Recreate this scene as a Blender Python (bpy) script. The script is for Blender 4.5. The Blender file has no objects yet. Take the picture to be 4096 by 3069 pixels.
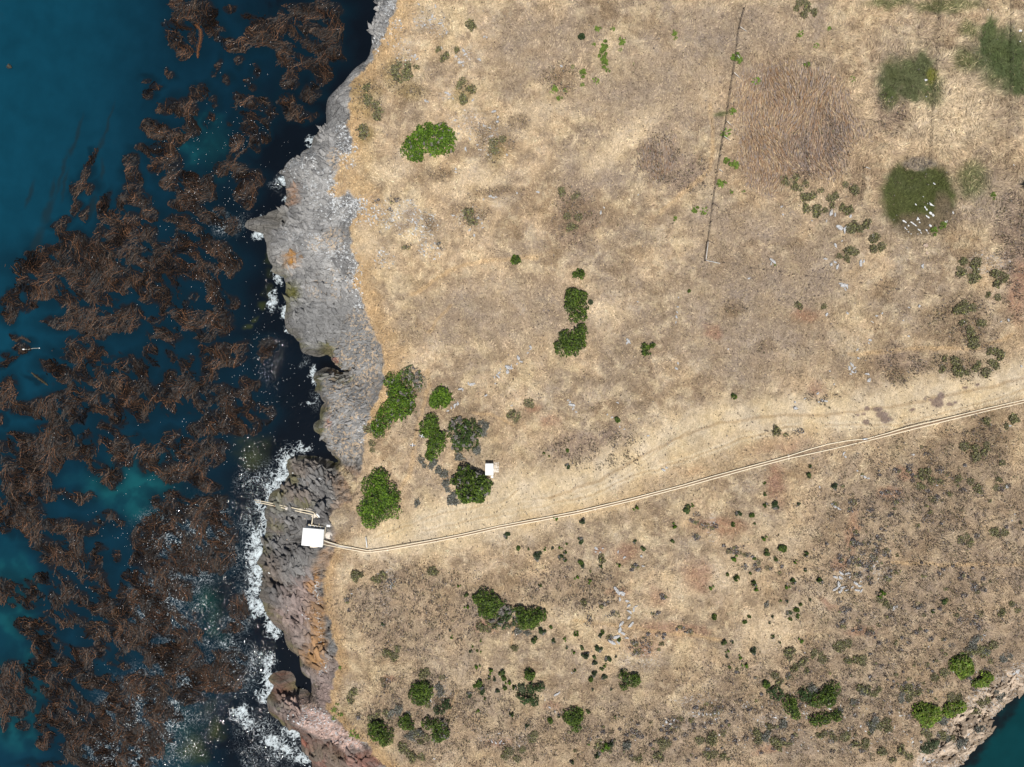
import bpy, math, random
import numpy as np
from mathutils import Vector, Matrix

# ------------------------------------------------------------------ camera, sky, sun
SC = bpy.context.scene
COL = SC.collection
FPX, CU, CV = 2950.0, 2048.0, 1534.5      # focal length and centre in map units
HC = 160.0                                # drone height above the plateau
SEA = -12.0
cam_d = bpy.data.cameras.new("camera"); cam = bpy.data.objects.new("camera", cam_d); COL.objects.link(cam)
cam.location = (0, 0, HC); cam.rotation_euler = (0, 0, 0)
cam_d.sensor_width = 36.0; cam_d.lens = 36.0 * FPX / 4096.0
cam_d.clip_start = 1.0; cam_d.clip_end = 20000.0
SC.camera = cam
ZEN = math.radians(16.6)
shadow_dir = Vector((-0.12, 1.0, 0)).normalized()
light_dir = Vector((shadow_dir.x * math.sin(ZEN), shadow_dir.y * math.sin(ZEN), -math.cos(ZEN)))
world = bpy.data.worlds.new("World"); SC.world = world; world.use_nodes = True
wt = world.node_tree; wt.nodes.clear()
sky = wt.nodes.new('ShaderNodeTexSky'); sky.sky_type = 'NISHITA'; sky.sun_disc = False
sky.sun_elevation = math.pi / 2 - ZEN
sky.sun_rotation = math.atan2(-light_dir.x, -light_dir.y)
bg = wt.nodes.new('ShaderNodeBackground'); bg.inputs[1].default_value = 0.055
wo = wt.nodes.new('ShaderNodeOutputWorld')
wt.links.new(sky.outputs[0], bg.inputs[0]); wt.links.new(bg.outputs[0], wo.inputs[0])
sun_d = bpy.data.lights.new("sun", 'SUN'); sun_d.energy = 4.6; sun_d.angle = math.radians(0.5)
sun_d.color = (1.0, 0.965, 0.91)
sun = bpy.data.objects.new("sun", sun_d); COL.objects.link(sun)
sun.rotation_euler = light_dir.to_track_quat('-Z', 'Y').to_euler(); sun.location = (0, -60, 200)
SC.view_settings.view_transform = 'Standard'; SC.view_settings.look = 'None'
SC.view_settings.exposure = 0.14; SC.view_settings.gamma = 1.0
SC.render.engine = 'CYCLES'

rng = np.random.default_rng(7)
random.seed(7)
KD = 1.42     # sunlit display value of a unit-albedo surface

def lin(c):
    c = np.asarray(c, float) / 255.0
    return np.where(c <= 0.04045, c / 12.92, ((c + 0.055) / 1.055) ** 2.4)
def D(r, g, b, k=KD):
    return np.clip(lin((r, g, b)) / k, 0.0, 0.85)

# ------------------------------------------------------------------ numpy noise
_lat = rng.random((256, 256))
def vnoise(x, y, seed=0):
    x = np.asarray(x) + seed * 17.13; y = np.asarray(y) + seed * 9.71
    xi = np.floor(x).astype(np.int64); yi = np.floor(y).astype(np.int64)
    fx = x - xi; fy = y - yi
    fx = fx * fx * (3 - 2 * fx); fy = fy * fy * (3 - 2 * fy)
    a = _lat[xi & 255, yi & 255]; b = _lat[(xi + 1) & 255, yi & 255]
    c = _lat[xi & 255, (yi + 1) & 255]; d = _lat[(xi + 1) & 255, (yi + 1) & 255]
    return (a * (1 - fx) + b * fx) * (1 - fy) + (c * (1 - fx) + d * fx) * fy
def fbm(x, y, o=4, seed=0):
    s = 0; a = 0.5; t = 0
    for i in range(o):
        k = 2.03 ** i; co, si = math.cos(.7 + i * 1.9), math.sin(.7 + i * 1.9)
        s = s + a * vnoise((x * co - y * si) * k, (x * si + y * co) * k, seed + i * 3); t += a; a *= 0.5
    return s / t
def sstep(a, b, x):
    t = np.clip((x - a) / (b - a), 0, 1); return t * t * (3 - 2 * t)

# ------------------------------------------------------------------ outlines of the land (map units)
COAST = [(1497,0),(1508,24),(1505,38),(1513,80),(1493,90),(1486,109),(1487,165),(1492,194),(1481,208),(1474,246),(1465,262),
(1420,295),(1401,317),(1379,345),(1335,388),(1309,416),(1304,449),(1307,500),(1292,519),(1274,537),(1260,560),(1255,581),(1231,602),
(1228,611),(1190,629),(1187,637),(1157,649),(1156,668),(1130,679),(1125,693),(1144,715),(1163,731),(1160,761),(1166,788),(1166,804),
(1136,826),(1121,848),(1128,872),(1138,891),(1114,902),(1090,907),(1068,886),(1057,867),(1027,861),(1014,888),(1018,924),(1041,935),
(1065,926),(1081,945),(1084,954),(1090,981),(1095,1019),(1107,1041),(1118,1066),(1111,1087),(1130,1106),(1160,1131),(1152,1172),
(1160,1204),(1155,1237),(1144,1272),(1149,1302),(1190,1345),(1194,1364),(1213,1402),(1246,1423),(1284,1429),(1319,1412),(1324,1431),
(1343,1459),(1368,1478),(1392,1489),(1362,1491),(1346,1480),(1322,1472),(1305,1469),(1272,1486),(1265,1513),(1275,1535),(1270,1565),
(1289,1586),(1303,1611),(1289,1635),(1278,1657),(1281,1676),(1265,1698),(1267,1719),(1281,1741),(1303,1768),(1313,1795),(1333,1821),
(1357,1845),(1341,1853),(1303,1834),(1273,1829),(1235,1821),(1205,1818),(1170,1829),(1159,1851),(1172,1880),(1181,1897),(1151,1927),
(1124,1954),(1105,1976),(1102,2005),(1110,2019),(1078,2035),(1064,2052),(1086,2073),(1089,2095),(1080,2122),(1061,2155),(1061,2177),
(1050,2204),(1047,2214),(1039,2252),(1049,2285),(1049,2332),(1042,2389),(1056,2436),(1108,2455),(1122,2507),(1151,2559),(1184,2602),
(1200,2630),(1207,2657),(1226,2690),(1245,2718),(1255,2756),(1245,2775),(1212,2770),(1184,2742),(1160,2714),(1136,2685),(1103,2659),
(1084,2680),(1103,2714),(1122,2742),(1118,2766),(1092,2799),(1108,2846),(1136,2898),(1193,2922),(1222,2969),(1215,2990),(1250,3040),
(1260,3090),(1330,3200),(1700,3420),(2500,3560),(3200,3400),(3650,3200),(3822,3069),(3884,3011),(3907,2978),(3940,2955),(3964,2926),
(3969,2865),(4002,2836),(4030,2808),(4063,2784),(4096,2770),(4400,2560),(5200,2100),(7000,1300),(11000,-2000),(12000,-9000),
(1900,-9000),(1650,-2500),(1500,-500)]
GRASS = [(1590,0),(1582,30),(1570,60),(1560,95),(1535,140),(1520,185),(1498,205),(1484,250),(1440,300),(1400,345),(1398,430),(1391,500),
(1399,546),(1405,609),(1364,622),(1361,668),(1326,706),(1337,733),(1307,771),(1340,790),(1366,785),(1394,761),(1430,790),(1448,820),
(1425,860),(1396,902),(1394,914),(1405,968),(1402,992),(1434,1052),(1418,1104),(1418,1144),(1448,1212),(1467,1253),(1502,1335),
(1512,1366),(1533,1418),(1528,1486),(1536,1513),(1522,1567),(1498,1622),(1479,1662),(1457,1757),(1452,1780),(1447,1848),(1438,1900),
(1425,1970),(1385,2010),(1350,2030),(1311,2079),(1345,2133),(1335,2187),(1325,2228),(1302,2295),(1292,2365),(1316,2484),(1344,2578),
(1349,2644),(1354,2666),(1335,2714),(1316,2808),(1300,2841),(1349,2884),(1387,2926),(1463,2974),(1500,3021),(1560,3080),(1700,3250),
(2500,3420),(3200,3250),(3500,3120),(3640,3090),(3680,3010),(3730,2960),(3800,2880),(3850,2820),(3900,2770),(3960,2710),(4020,2680),
(4096,2640),(4400,2400),(5200,1950),(7000,1100),(10500,-2000),(11500,-8500),(2000,-8500),(1750,-2500),(1620,-400)]

def px2w(u, v, z):
    s = (HC - z) / FPX
    return (np.asarray(u) - CU) * s, -(np.asarray(v) - CV) * s
def w2px(x, y, z):
    s = FPX / (HC - z)
    return x * s + CU, -y * s + CV

def poly_sd(px, py, poly):
    """signed distance, positive inside"""
    P = np.asarray(poly, float); Q = np.roll(P, -1, 0)
    out = np.empty(px.size); fx = px.ravel(); fy = py.ravel()
    for s in range(0, fx.size, 60000):
        x = fx[s:s+60000, None]; y = fy[s:s+60000, None]
        dmin = np.full(x.shape[0], 1e18); ins = np.zeros(x.shape[0], bool)
        ax, ay, bx, by = P[:, 0], P[:, 1], Q[:, 0], Q[:, 1]
        ex, ey = bx - ax, by - ay
        t = np.clip(((x - ax) * ex + (y - ay) * ey) / (ex * ex + ey * ey), 0, 1)
        d2 = (x - ax - t * ex) ** 2 + (y - ay - t * ey) ** 2
        dmin = d2.min(1)
        c = ((ay > y) != (by > y)) & (x < ex * (y - ay) / (ey + 1e-12) + ax)
        ins = (c.sum(1) % 2) == 1
        out[s:s+60000] = np.where(ins, np.sqrt(dmin), -np.sqrt(dmin))
    return out.reshape(px.shape)

cw = np.array(COAST, float)
cwx, cwy = px2w(cw[:, 0], cw[:, 1], SEA)
COASTW = np.stack([cwx, cwy], 1)

def lin_interp(v, pts):
    xs, ys = zip(*pts); return np.interp(v, xs, ys)

def height(x, y, sd):
    s0 = FPX / (HC - SEA)
    v = -y * s0 + CV; u = x * s0 + CU
    Lw = lin_interp(v, [(0, 2.6), (450, 2.8), (600, 6.5), (1300, 7.5), (1450, 4.5), (1800, 5), (1950, 7.5), (2500, 8), (2650, 5), (3000, 6)])
    L = np.where(u > 2200, 14.0, Lw)
    d = np.maximum(sd, 0)
    z = SEA + 1.6 * sstep(0, 1.6, d) + 8.6 * (1 - np.exp(-d / L)) + 1.8 * sstep(5, 60, d)
    z = np.where(sd < 0, SEA + np.maximum(sd * 0.45, -8) - 0.15, z)
    land = sstep(3, 14, sd)
    z = z + land * ((fbm(x / 26, y / 26, 3, 5) - 0.5) * 2.6 + (fbm(x / 4.5, y / 4.5, 3, 8) - 0.5) * 0.5)
    far = sstep(150, 500, np.hypot(x, y))
    z = z + land * far * (fbm(x / 120, y / 120, 4, 2) * 26)
    return z

# rock relief
def rock_relief(x, y, u, v):
    wxx = x + (fbm(x / 5, y / 5, 3, 10) - .5) * 9; wyy = y + (fbm(x / 5, y / 5, 3, 13) - .5) * 9
    a = np.where(v > 1820, -.95, .6)
    xr = wxx * np.cos(a) + wyy * np.sin(a); yr = -wxx * np.sin(a) + wyy * np.cos(a)
    rough = lin_interp(v, [(0, .5), (600, .4), (1300, .55), (1440, .6), (1800, .6), (1850, 1.25), (2600, 1.2), (2700, .5), (2900, .5), (3000, 1.2)])
    rough = np.where(u > 2200, 1.5, rough)
    q = fbm(xr / 3.8, yr / 2.4, 4, 21) * 7.0          # slabs with broken ledges
    st = np.floor(q); fr = q - st
    ledge = (st + sstep(.78, 1.0, fr)) / 7.0
    r1 = 1 - np.abs(2 * fbm(xr / 3.4, yr / 1.5, 4, 11) - 1)
    r2 = 1 - np.abs(2 * fbm(yr / 2.1 + 5, xr / 2.1, 3, 15) - 1)
    return rough * ((ledge - .5) * 2.6 + (fbm(x / .9, y / .9, 3, 27) - .5) * .35 - sstep(.955, .99, r1) * 1.1 - sstep(.97, 1, r2) * .6)

# ------------------------------------------------------------------ blob masks in map coordinates
def blobmask(u, v, blobs, warp=14, wl=45, soft=0.35, seed=3):
    """blobs: (u, v, ru, rv[, rotation deg]) ; returns 0..1"""
    wu = u + (fbm(u / wl, v / wl, 3, seed) - .5) * 2 * warp
    wv = v + (fbm(u / wl, v / wl, 3, seed + 31) - .5) * 2 * warp
    m = np.zeros_like(u)
    for b in blobs:
        bu, bv, ru, rv = b[:4]; a = math.radians(b[4]) if len(b) > 4 else 0
        R = max(ru, rv) * (1 + soft) + warp
        k = np.nonzero((np.abs(u - bu) < R + warp) & (np.abs(v - bv) < R + warp))
        if k[0].size == 0: continue
        du = wu[k] - bu; dv = wv[k] - bv
        e = np.hypot((du * math.cos(a) + dv * math.sin(a)) / ru, (-du * math.sin(a) + dv * math.cos(a)) / rv)
        m[k] = np.maximum(m[k], 1 - sstep(1 - soft, 1 + soft, e))
    return m
def linemask(u, v, pts, w, soft=0.5, warp=6):
    wu = u + (fbm(u / 40, v / 40, 3, 51) - .5) * 2 * warp; wv = v + (fbm(u / 40, v / 40, 3, 77) - .5) * 2 * warp
    best = np.full(u.shape, 1e9)
    for (a, b, wa), (c, d, wb) in zip(pts[:-1], pts[1:]):
        ex, ey = c - a, d - b
        t = np.clip(((wu - a) * ex + (wv - b) * ey) / (ex * ex + ey * ey), 0, 1)
        q = np.hypot(wu - a - t * ex, wv - b - t * ey) / ((wa + (wb - wa) * t) * w)
        best = np.minimum(best, q)
    return 1 - sstep(1 - soft, 1 + soft, best)

def T(ou, ov, lst, s=1.618):
    """readings taken in an enlarged tile -> map coordinates"""
    return [(ou + q[0] / s, ov + q[1] / s) + tuple(r / s for r in q[2:4]) + tuple(q[4:]) for q in lst]
def T3(ou, ov, lst, s=1.618):
    return [(ou + q[0] / s, ov + q[1] / s, q[2] / s) for q in lst]

# ------------------------------------------------------------------ mesh helpers
def mk(name, V, F, mat=None, col=None, parent=None, smooth=False, attrs=None, loc=None):
    me = bpy.data.meshes.new(name)
    V = np.asarray(V, np.float32); F = [np.asarray(f, np.int32) for f in (F if isinstance(F, list) else [F])]
    F = [f for f in F if f.size]
    me.vertices.add(len(V)); me.vertices.foreach_set('co', V.ravel())
    nl = sum(f.size for f in F); npg = sum(len(f) for f in F)
    me.loops.add(nl); me.loops.foreach_set('vertex_index', np.concatenate([f.ravel() for f in F]))
    me.polygons.add(npg)
    tot = np.concatenate([np.full(len(f), f.shape[1], np.int32) for f in F])
    st = np.concatenate([[0], np.cumsum(tot)[:-1]]).astype(np.int32)
    me.polygons.foreach_set('loop_start', st); me.polygons.foreach_set('loop_total', tot)
    if smooth: me.polygons.foreach_set('use_smooth', np.ones(npg, bool))
    me.update(calc_edges=True)
    if col is not None:
        c = np.ones((len(V), 4), np.float32); c[:, :3] = col
        a = me.color_attributes.new('col', 'FLOAT_COLOR', 'POINT'); a.data.foreach_set('color', c.ravel())
    for k, val in (attrs or {}).items():
        a = me.attributes.new(k, 'FLOAT', 'POINT'); a.data.foreach_set('value', np.asarray(val, np.float32).ravel())
    if mat: me.materials.append(mat)
    o = bpy.data.objects.new(name, me); COL.objects.link(o)
    if parent: o.parent = parent
    if loc is not None: o.location = loc
    return o
def tag(o, label=None, cat=None, group=None, kind=None):
    if label: o['label'] = label
    if cat: o['category'] = cat
    if group: o['group'] = group
    if kind: o['kind'] = kind
    return o
def empty(name, loc, rz=0, label=None, cat=None, group=None):
    o = bpy.data.objects.new(name, None); COL.objects.link(o); o.location = loc; o.rotation_euler = (0, 0, rz)
    o.empty_display_size = 0.3
    return tag(o, label, cat, group)
def copy_tree(o, parent=None):
    c = o.copy(); COL.objects.link(c)
    if parent: c.parent = parent
    for ch in [q for q in bpy.data.objects if q.parent == o]: copy_tree(ch, c)
    return c

class MB:
    """collects boxes, tubes and lathes"""
    def __init__(s): s.V = []; s.F3 = []; s.F4 = []; s.n = 0
    def add(s, V, F):
        for f in F:
            (s.F4 if len(f) == 4 else s.F3).append([i + s.n for i in f])
        s.V += [tuple(p) for p in V]; s.n += len(V)
    def box(s, c, d, rz=0, bev=0.0):
        x, y, z = d[0] / 2, d[1] / 2, d[2] / 2; b = min(bev, x * .9, y * .9, z * .9)
        co, si = math.cos(rz), math.sin(rz); V = []
        rings = [(-z, b), (-z + b, 0), (z - b, 0), (z, b)] if b > 0 else [(-z, 0), (z, 0)]
        for zz, ins in rings:
            for sx, sy in ((-1, -1), (1, -1), (1, 1), (-1, 1)):
                px, py = sx * (x - ins), sy * (y - ins)
                V.append((c[0] + px * co - py * si, c[1] + px * si + py * co, c[2] + zz))
        n = len(rings); F = [(3, 2, 1, 0), tuple(4 * (n - 1) + i for i in range(4))]
        for r in range(n - 1):
            for i in range(4): F.append((4*r+i, 4*r+(i+1) % 4, 4*r+4+(i+1) % 4, 4*r+4+i))
        s.add(V, F); return s
    def tube(s, pts, r, n=8, caps=True):
        pts = [Vector(p) for p in pts]; rr = r if isinstance(r, (list, tuple)) else [r] * len(pts)
        V = []; up = Vector((0, 0, 1))
        for i, p in enumerate(pts):
            t = (pts[min(i+1, len(pts)-1)] - pts[max(i-1, 0)]).normalized()
            a = t.cross(up); a = a.normalized() if a.length > 1e-3 else Vector((1, 0, 0)); b = a.cross(t)
            for k in range(n):
                an = 2 * math.pi * k / n
                V.append(p + a * math.cos(an) * rr[i] + b * math.sin(an) * rr[i])
        F = []
        for i in range(len(pts) - 1):
            for k in range(n): F.append((i*n+k, i*n+(k+1) % n, (i+1)*n+(k+1) % n, (i+1)*n+k))
        if caps:
            V += [pts[0], pts[-1]]; m = len(pts) * n
            for k in range(n):
                F.append((m, (k+1) % n, k)); F.append((m+1, (len(pts)-1)*n+k, (len(pts)-1)*n+(k+1) % n))
        s.add(V, F); return s
    def ell(s, c, r, nu=10, nv=6, rz=0, jit=0.0, flat=None):
        V = [(0, 0, -1)]; 
        for j in range(1, nv):
            ph = math.pi * (j / nv - .5)
            for i in range(nu):
                th = 2 * math.pi * i / nu; V.append((math.cos(ph)*math.cos(th), math.cos(ph)*math.sin(th), math.sin(ph)))
        V.append((0, 0, 1)); co, si = math.cos(rz), math.sin(rz); W = []
        for p in V:
            k = 1 + random.uniform(-jit, jit); x, y, z = p[0]*r[0]*k, p[1]*r[1]*k, p[2]*r[2]*k
            W.append((c[0]+x*co-y*si, c[1]+x*si+y*co, c[2]+z))
        F = [(0, 1+(i+1) % nu, 1+i) for i in range(nu)]
        for j in range(nv - 2):
            for i in range(nu): F.append((1+j*nu+i, 1+j*nu+(i+1) % nu, 1+(j+1)*nu+(i+1) % nu, 1+(j+1)*nu+i))
        m = 1 + (nv-2)*nu; F += [(m+i, m+(i+1) % nu, len(V)-1) for i in range(nu)]
        s.add(W, F); return s
    def build(s, name, mat, parent=None, smooth=False, loc=None):
        F = [np.array(f, np.int32) for f in (s.F3, s.F4) if f]
        return mk(name, np.array(s.V), F, mat, None, parent, smooth, loc=loc)

# ------------------------------------------------------------------ materials
def nmat(name):
    m = bpy.data.materials.new(name); m.use_nodes = True; nt = m.node_tree
    return m, nt, nt.nodes['Principled BSDF']
def N(nt, t, **kw):
    n = nt.nodes.new(t)
    for k, v in kw.items():
        if k.startswith('i_'): n.inputs[k[2:].replace('_', ' ')].default_value = v
        else: setattr(n, k, v)
    return n
def noise(nt, vec, scale, detail=4, rough=.55):
    n = N(nt, 'ShaderNodeTexNoise'); n.inputs['Scale'].default_value = scale
    n.inputs['Detail'].default_value = detail; n.inputs['Roughness'].default_value = rough
    nt.links.new(vec, n.inputs['Vector']); return n.outputs['Fac']
def mrange(nt, val, a, b, c, d, clamp=True):
    n = N(nt, 'ShaderNodeMapRange'); n.clamp = clamp
    for i, q in enumerate((a, b, c, d)): n.inputs[i+1].default_value = q
    nt.links.new(val, n.inputs[0]); return n.outputs[0]
def math_(nt, op, a, b=None):
    n = N(nt, 'ShaderNodeMath', operation=op)
    for i, q in enumerate((a, b)):
        if q is None: continue
        if isinstance(q, (int, float)): n.inputs[i].default_value = q
        else: nt.links.new(q, n.inputs[i])
    return n.outputs[0]
def mixc(nt, fac, a, b, mode='MIX'):
    n = N(nt, 'ShaderNodeMix', data_type='RGBA', blend_type=mode)
    for s, q in ((0, fac), (6, a), (7, b)):
        if isinstance(q, (int, float)): n.inputs[s].default_value = q
        elif isinstance(q, (tuple, list, np.ndarray)): n.inputs[s].default_value = tuple(q)[:3] + (1,)
        else: nt.links.new(q, n.inputs[s])
    return n.outputs[2]
def scalec(nt, col, f):
    """colour times scalar"""
    n = N(nt, 'ShaderNodeVectorMath', operation='SCALE')
    nt.links.new(col, n.inputs[0]); nt.links.new(f, n.inputs['Scale']); return n.outputs[0]
def attr(nt, name, out='Color'):
    n = N(nt, 'ShaderNodeAttribute', attribute_name=name); return n.outputs[out]
def bump(nt, bsdf, h, strength, dist):
    b = N(nt, 'ShaderNodeBump'); b.inputs['Strength'].default_value = strength if isinstance(strength, (int, float)) else 1
    if not isinstance(strength, (int, float)): nt.links.new(strength, b.inputs['Strength'])
    b.inputs['Distance'].default_value = dist
    nt.links.new(h, b.inputs['Height']); nt.links.new(b.outputs[0], bsdf.inputs['Normal']); return b
def coords(nt, sx=1, sy=1, sz=1, rz=0, obj=True):
    tc = N(nt, 'ShaderNodeTexCoord') ; mp = N(nt, 'ShaderNodeMapping')
    mp.inputs['Scale'].default_value = (sx, sy, sz); mp.inputs['Rotation'].default_value = (0, 0, rz)
    nt.links.new(tc.outputs['Object'], mp.inputs['Vector']); return mp.outputs[0]

def flat_mat(name, rgb, rough=.6, var=.12, scale=3.0, metal=0, bstr=.15, bd=.01):
    m, nt, b = nmat(name); c = coords(nt)
    f = mrange(nt, noise(nt, c, scale, 5), .3, .7, 1 - var, 1 + var)
    rg = N(nt, 'ShaderNodeRGB'); rg.outputs[0].default_value = tuple(rgb) + (1,)
    nt.links.new(scalec(nt, rg.outputs[0], f), b.inputs['Base Color'])
    b.inputs['Roughness'].default_value = rough; b.inputs['Metallic'].default_value = metal
    bump(nt, b, noise(nt, c, scale * 6, 4), bstr, bd); return m
def leaf_mat(name, spec=.25, rough=.6):
    m, nt, b = nmat(name); c = coords(nt)
    f = mrange(nt, noise(nt, c, 2.2, 3), .3, .7, .72, 1.3)
    nt.links.new(scalec(nt, attr(nt, 'col'), f), b.inputs['Base Color'])
    b.inputs['Roughness'].default_value = rough; b.inputs['Specular IOR Level'].default_value = spec
    return m
M = {}
M['leaf'] = leaf_mat('leaf'); M['straw'] = leaf_mat('straw', .1, .8); M['cactus'] = leaf_mat('cactus pads', .25, .55)
M['kelp'] = leaf_mat('kelp', .12, .5)
M['bark'] = flat_mat('bark', D(120, 100, 82), .9, .3, 6)
M['deadwood'] = flat_mat('dead wood', D(150, 142, 138), .9, .25, 6)
M['white_roof'] = flat_mat('white painted roof', (.80, .80, .78), .5, .03, 1.2)
M['white_wall'] = flat_mat('white painted wall', (.70, .71, .70), .6, .06, 1.5)
M['cream_pipe'] = flat_mat('cream painted pipe', (.80, .69, .50), .45, .08, 1.2)
M['grey_pipe'] = flat_mat('galvanised pipe', (.62, .63, .62), .4, .1, 2, .3)
M['rust'] = flat_mat('rusty iron', (.30, .15, .08), .8, .3, 4)
M['brown_pipe'] = flat_mat('weathered brown pipe', (.36, .25, .16), .7, .2, 1)
M['concrete'] = flat_mat('pale concrete', (.58, .52, .45), .85, .12, 2)
M['dark_wood'] = flat_mat('dark weathered post', (.07, .055, .045), .85, .25, 6)
M['white_wood'] = flat_mat('bleached timber', (.66, .66, .64), .7, .1, 5)
M['wire'] = flat_mat('rusty wire', (.05, .04, .035), .7, .2, 6)
M['gull_white'] = flat_mat('white feathers', (.80, .80, .80), .7, .04, 6)
M['gull_grey'] = flat_mat('slate grey feathers', (.10, .105, .12), .7, .1, 6)
M['gull_black'] = flat_mat('black feathers', (.02, .02, .02), .7, .1, 6)
M['yellow'] = flat_mat('yellow beak', (.7, .45, .05), .5, .1, 6)
M['float'] = flat_mat('white plastic float', (.8, .8, .77), .35, .05, 3)
M['rope'] = flat_mat('pale rope', (.55, .52, .42), .8, .15, 10)

def rock_mat(name, cA, cB, cW, white=.2, scale=1.0):
    m, nt, b = nmat(name); c = coords(nt)
    n1 = noise(nt, c, 1.6 * scale, 6, .65); n2 = noise(nt, c, 5 * scale, 4)
    col = mixc(nt, mrange(nt, n1, .35, .65, 0, 1), cA, cB)
    col = mixc(nt, mrange(nt, n2, .66 - white, .72 - white, 0, 1), col, cW)
    nt.links.new(col, b.inputs['Base Color']); b.inputs['Roughness'].default_value = .85
    bump(nt, b, n1, .7, .15); return m
M['pale_rock'] = rock_mat('pale grey rock', D(188, 185, 181), D(152, 146, 140), D(218, 219, 220), .2)
M['white_stone'] = rock_mat('white stone', D(238, 238, 234), D(205, 200, 192), D(245, 245, 244), .3)
M['tan_rock'] = rock_mat('tan rock', D(205, 178, 155), D(168, 142, 122), D(220, 200, 180), .15)

# ---------------- terrain material
def terrain_material():
    m, nt, b = nmat('ground'); L = nt.links
    c = coords(nt); rock = attr(nt, 'rock', 'Fac'); spk = attr(nt, 'speck', 'Fac'); mot = attr(nt, 'mottle', 'Fac'); smooth = attr(nt, 'bare', 'Fac')
    col = attr(nt, 'col')
    # dry grass: fibrous streaks in wandering directions
    dist = N(nt, 'ShaderNodeTexNoise'); dist.inputs['Scale'].default_value = .22; dist.inputs['Detail'].default_value = 3; L.new(c, dist.inputs['Vector'])
    add = N(nt, 'ShaderNodeVectorMath', operation='MULTIPLY_ADD'); L.new(dist.outputs['Color'], add.inputs[0]); add.inputs[1].default_value = (3.5, 3.5, 0); L.new(c, add.inputs[2])
    mp = N(nt, 'ShaderNodeMapping'); mp.inputs['Scale'].default_value = (2.6, .8, 1); L.new(add.outputs[0], mp.inputs['Vector'])
    g1 = noise(nt, mp.outputs[0], 1.3, 5, .7); g2 = noise(nt, c, .55, 5, .6); g3 = noise(nt, c, 4.0, 3, .7)
    gf = math_(nt, 'MULTIPLY', mrange(nt, g1, .3, .7, .74, 1.26, False), mrange(nt, g2, .3, .7, .86, 1.14, False))
    gf = math_(nt, 'MULTIPLY', gf, mrange(nt, g3, .3, .7, .80, 1.20, False))
    gf = math_(nt, 'MULTIPLY', gf, mrange(nt, noise(nt, c, .09, 4, .6), .35, .65, .9, 1.1, False))
    hue = mixc(nt, mrange(nt, noise(nt, c, .17, 5, .6), .35, .65, 0, 1), (1.03, .985, .90), (.97, .99, 1.08))
    gcol = mixc(nt, 1.0, scalec(nt, col, gf), hue, 'MULTIPLY')
    # rock: strata, blotches and pale crust specks
    r1 = noise(nt, c, .9, 8, .68); r2 = noise(nt, c, 3.2, 6, .65)
    vo = N(nt, 'ShaderNodeTexVoronoi', feature='DISTANCE_TO_EDGE'); vo.inputs['Scale'].default_value = .8
    wv = N(nt, 'ShaderNodeVectorMath', operation='MULTIPLY_ADD'); L.new(dist.outputs['Color'], wv.inputs[0]); wv.inputs[1].default_value = (2.5, 2.5, 0)
    mp2 = N(nt, 'ShaderNodeMapping'); mp2.inputs['Scale'].default_value = (1, 1.9, .6); mp2.inputs['Rotation'].default_value = (0, 0, -.6); L.new(c, mp2.inputs['Vector'])
    L.new(mp2.outputs[0], wv.inputs[2]); L.new(wv.outputs[0], vo.inputs['Vector'])
    vo2 = N(nt, 'ShaderNodeTexVoronoi', feature='DISTANCE_TO_EDGE'); vo2.inputs['Scale'].default_value = .33; L.new(wv.outputs[0], vo2.inputs['Vector'])
    crack = math_(nt, 'MULTIPLY', mrange(nt, vo.outputs['Distance'], 0, .05, .93, 1), mrange(nt, vo2.outputs['Distance'], 0, .04, .35, 1))
    rf = math_(nt, 'MULTIPLY', mrange(nt, r1, .3, .7, .66, 1.36, False), mrange(nt, r2, .3, .7, .66, 1.32, False))
    rf = math_(nt, 'MULTIPLY', rf, crack)
    rcol = scalec(nt, col, rf)
    blot = mrange(nt, noise(nt, c, 1.5, 6, .7), .5, .56, 0, 1)
    rcol = mixc(nt, math_(nt, 'MULTIPLY', blot, mot), rcol, tuple(D(218, 192, 160)))
    v2 = N(nt, 'ShaderNodeTexVoronoi'); v2.inputs['Scale'].default_value = 2.1; L.new(wv.outputs[0], v2.inputs['Vector'])
    w1 = mrange(nt, noise(nt, mp2.outputs[0], 1.7, 5, .75), .55, .58, 0, 1)
    w2 = mrange(nt, v2.outputs['Distance'], .30, .22, 0, 1)
    w = math_(nt, 'MULTIPLY', math_(nt, 'MAXIMUM', w1, math_(nt, 'MULTIPLY', w2, mrange(nt, r2, .45, .52, 0, 1))), spk)
    rcol = mixc(nt, w, rcol, tuple(D(232, 236, 238)))
    gcol = mixc(nt, math_(nt, 'MULTIPLY', w, .9), gcol, tuple(D(225, 226, 226)))
    fin = mixc(nt, rock, gcol, rcol)
    L.new(fin, b.inputs['Base Color']); b.inputs['Roughness'].default_value = .9; b.inputs['Specular IOR Level'].default_value = .15
    hh = mixc(nt, rock, math_(nt, 'ADD', g1, math_(nt, 'MULTIPLY', g3, .5)), math_(nt, 'ADD', r1, math_(nt, 'MULTIPLY', r2, .4)))
    bump(nt, b, hh, 1.0, .42)
    return m

# ------------------------------------------------------------------ grid axes
def axis(lo, hi, step, far, grow=1.35):
    a = list(np.arange(lo, hi + 1e-6, step)); s = step; x = hi
    while x < far: s *= grow; x += s; a.append(x)
    s = step; x = lo; pre = []
    while x > -far: s *= grow; x -= s; pre.append(x)
    return np.array(pre[::-1] + a)
X = axis(-40, 122, .25, 1500); Y = axis(-96, 94, .25, 1500)
X = X[(X > -90)]
GX, GY = np.meshgrid(X, Y, indexing='xy')
SD = poly_sd(GX, GY, COASTW)
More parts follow.
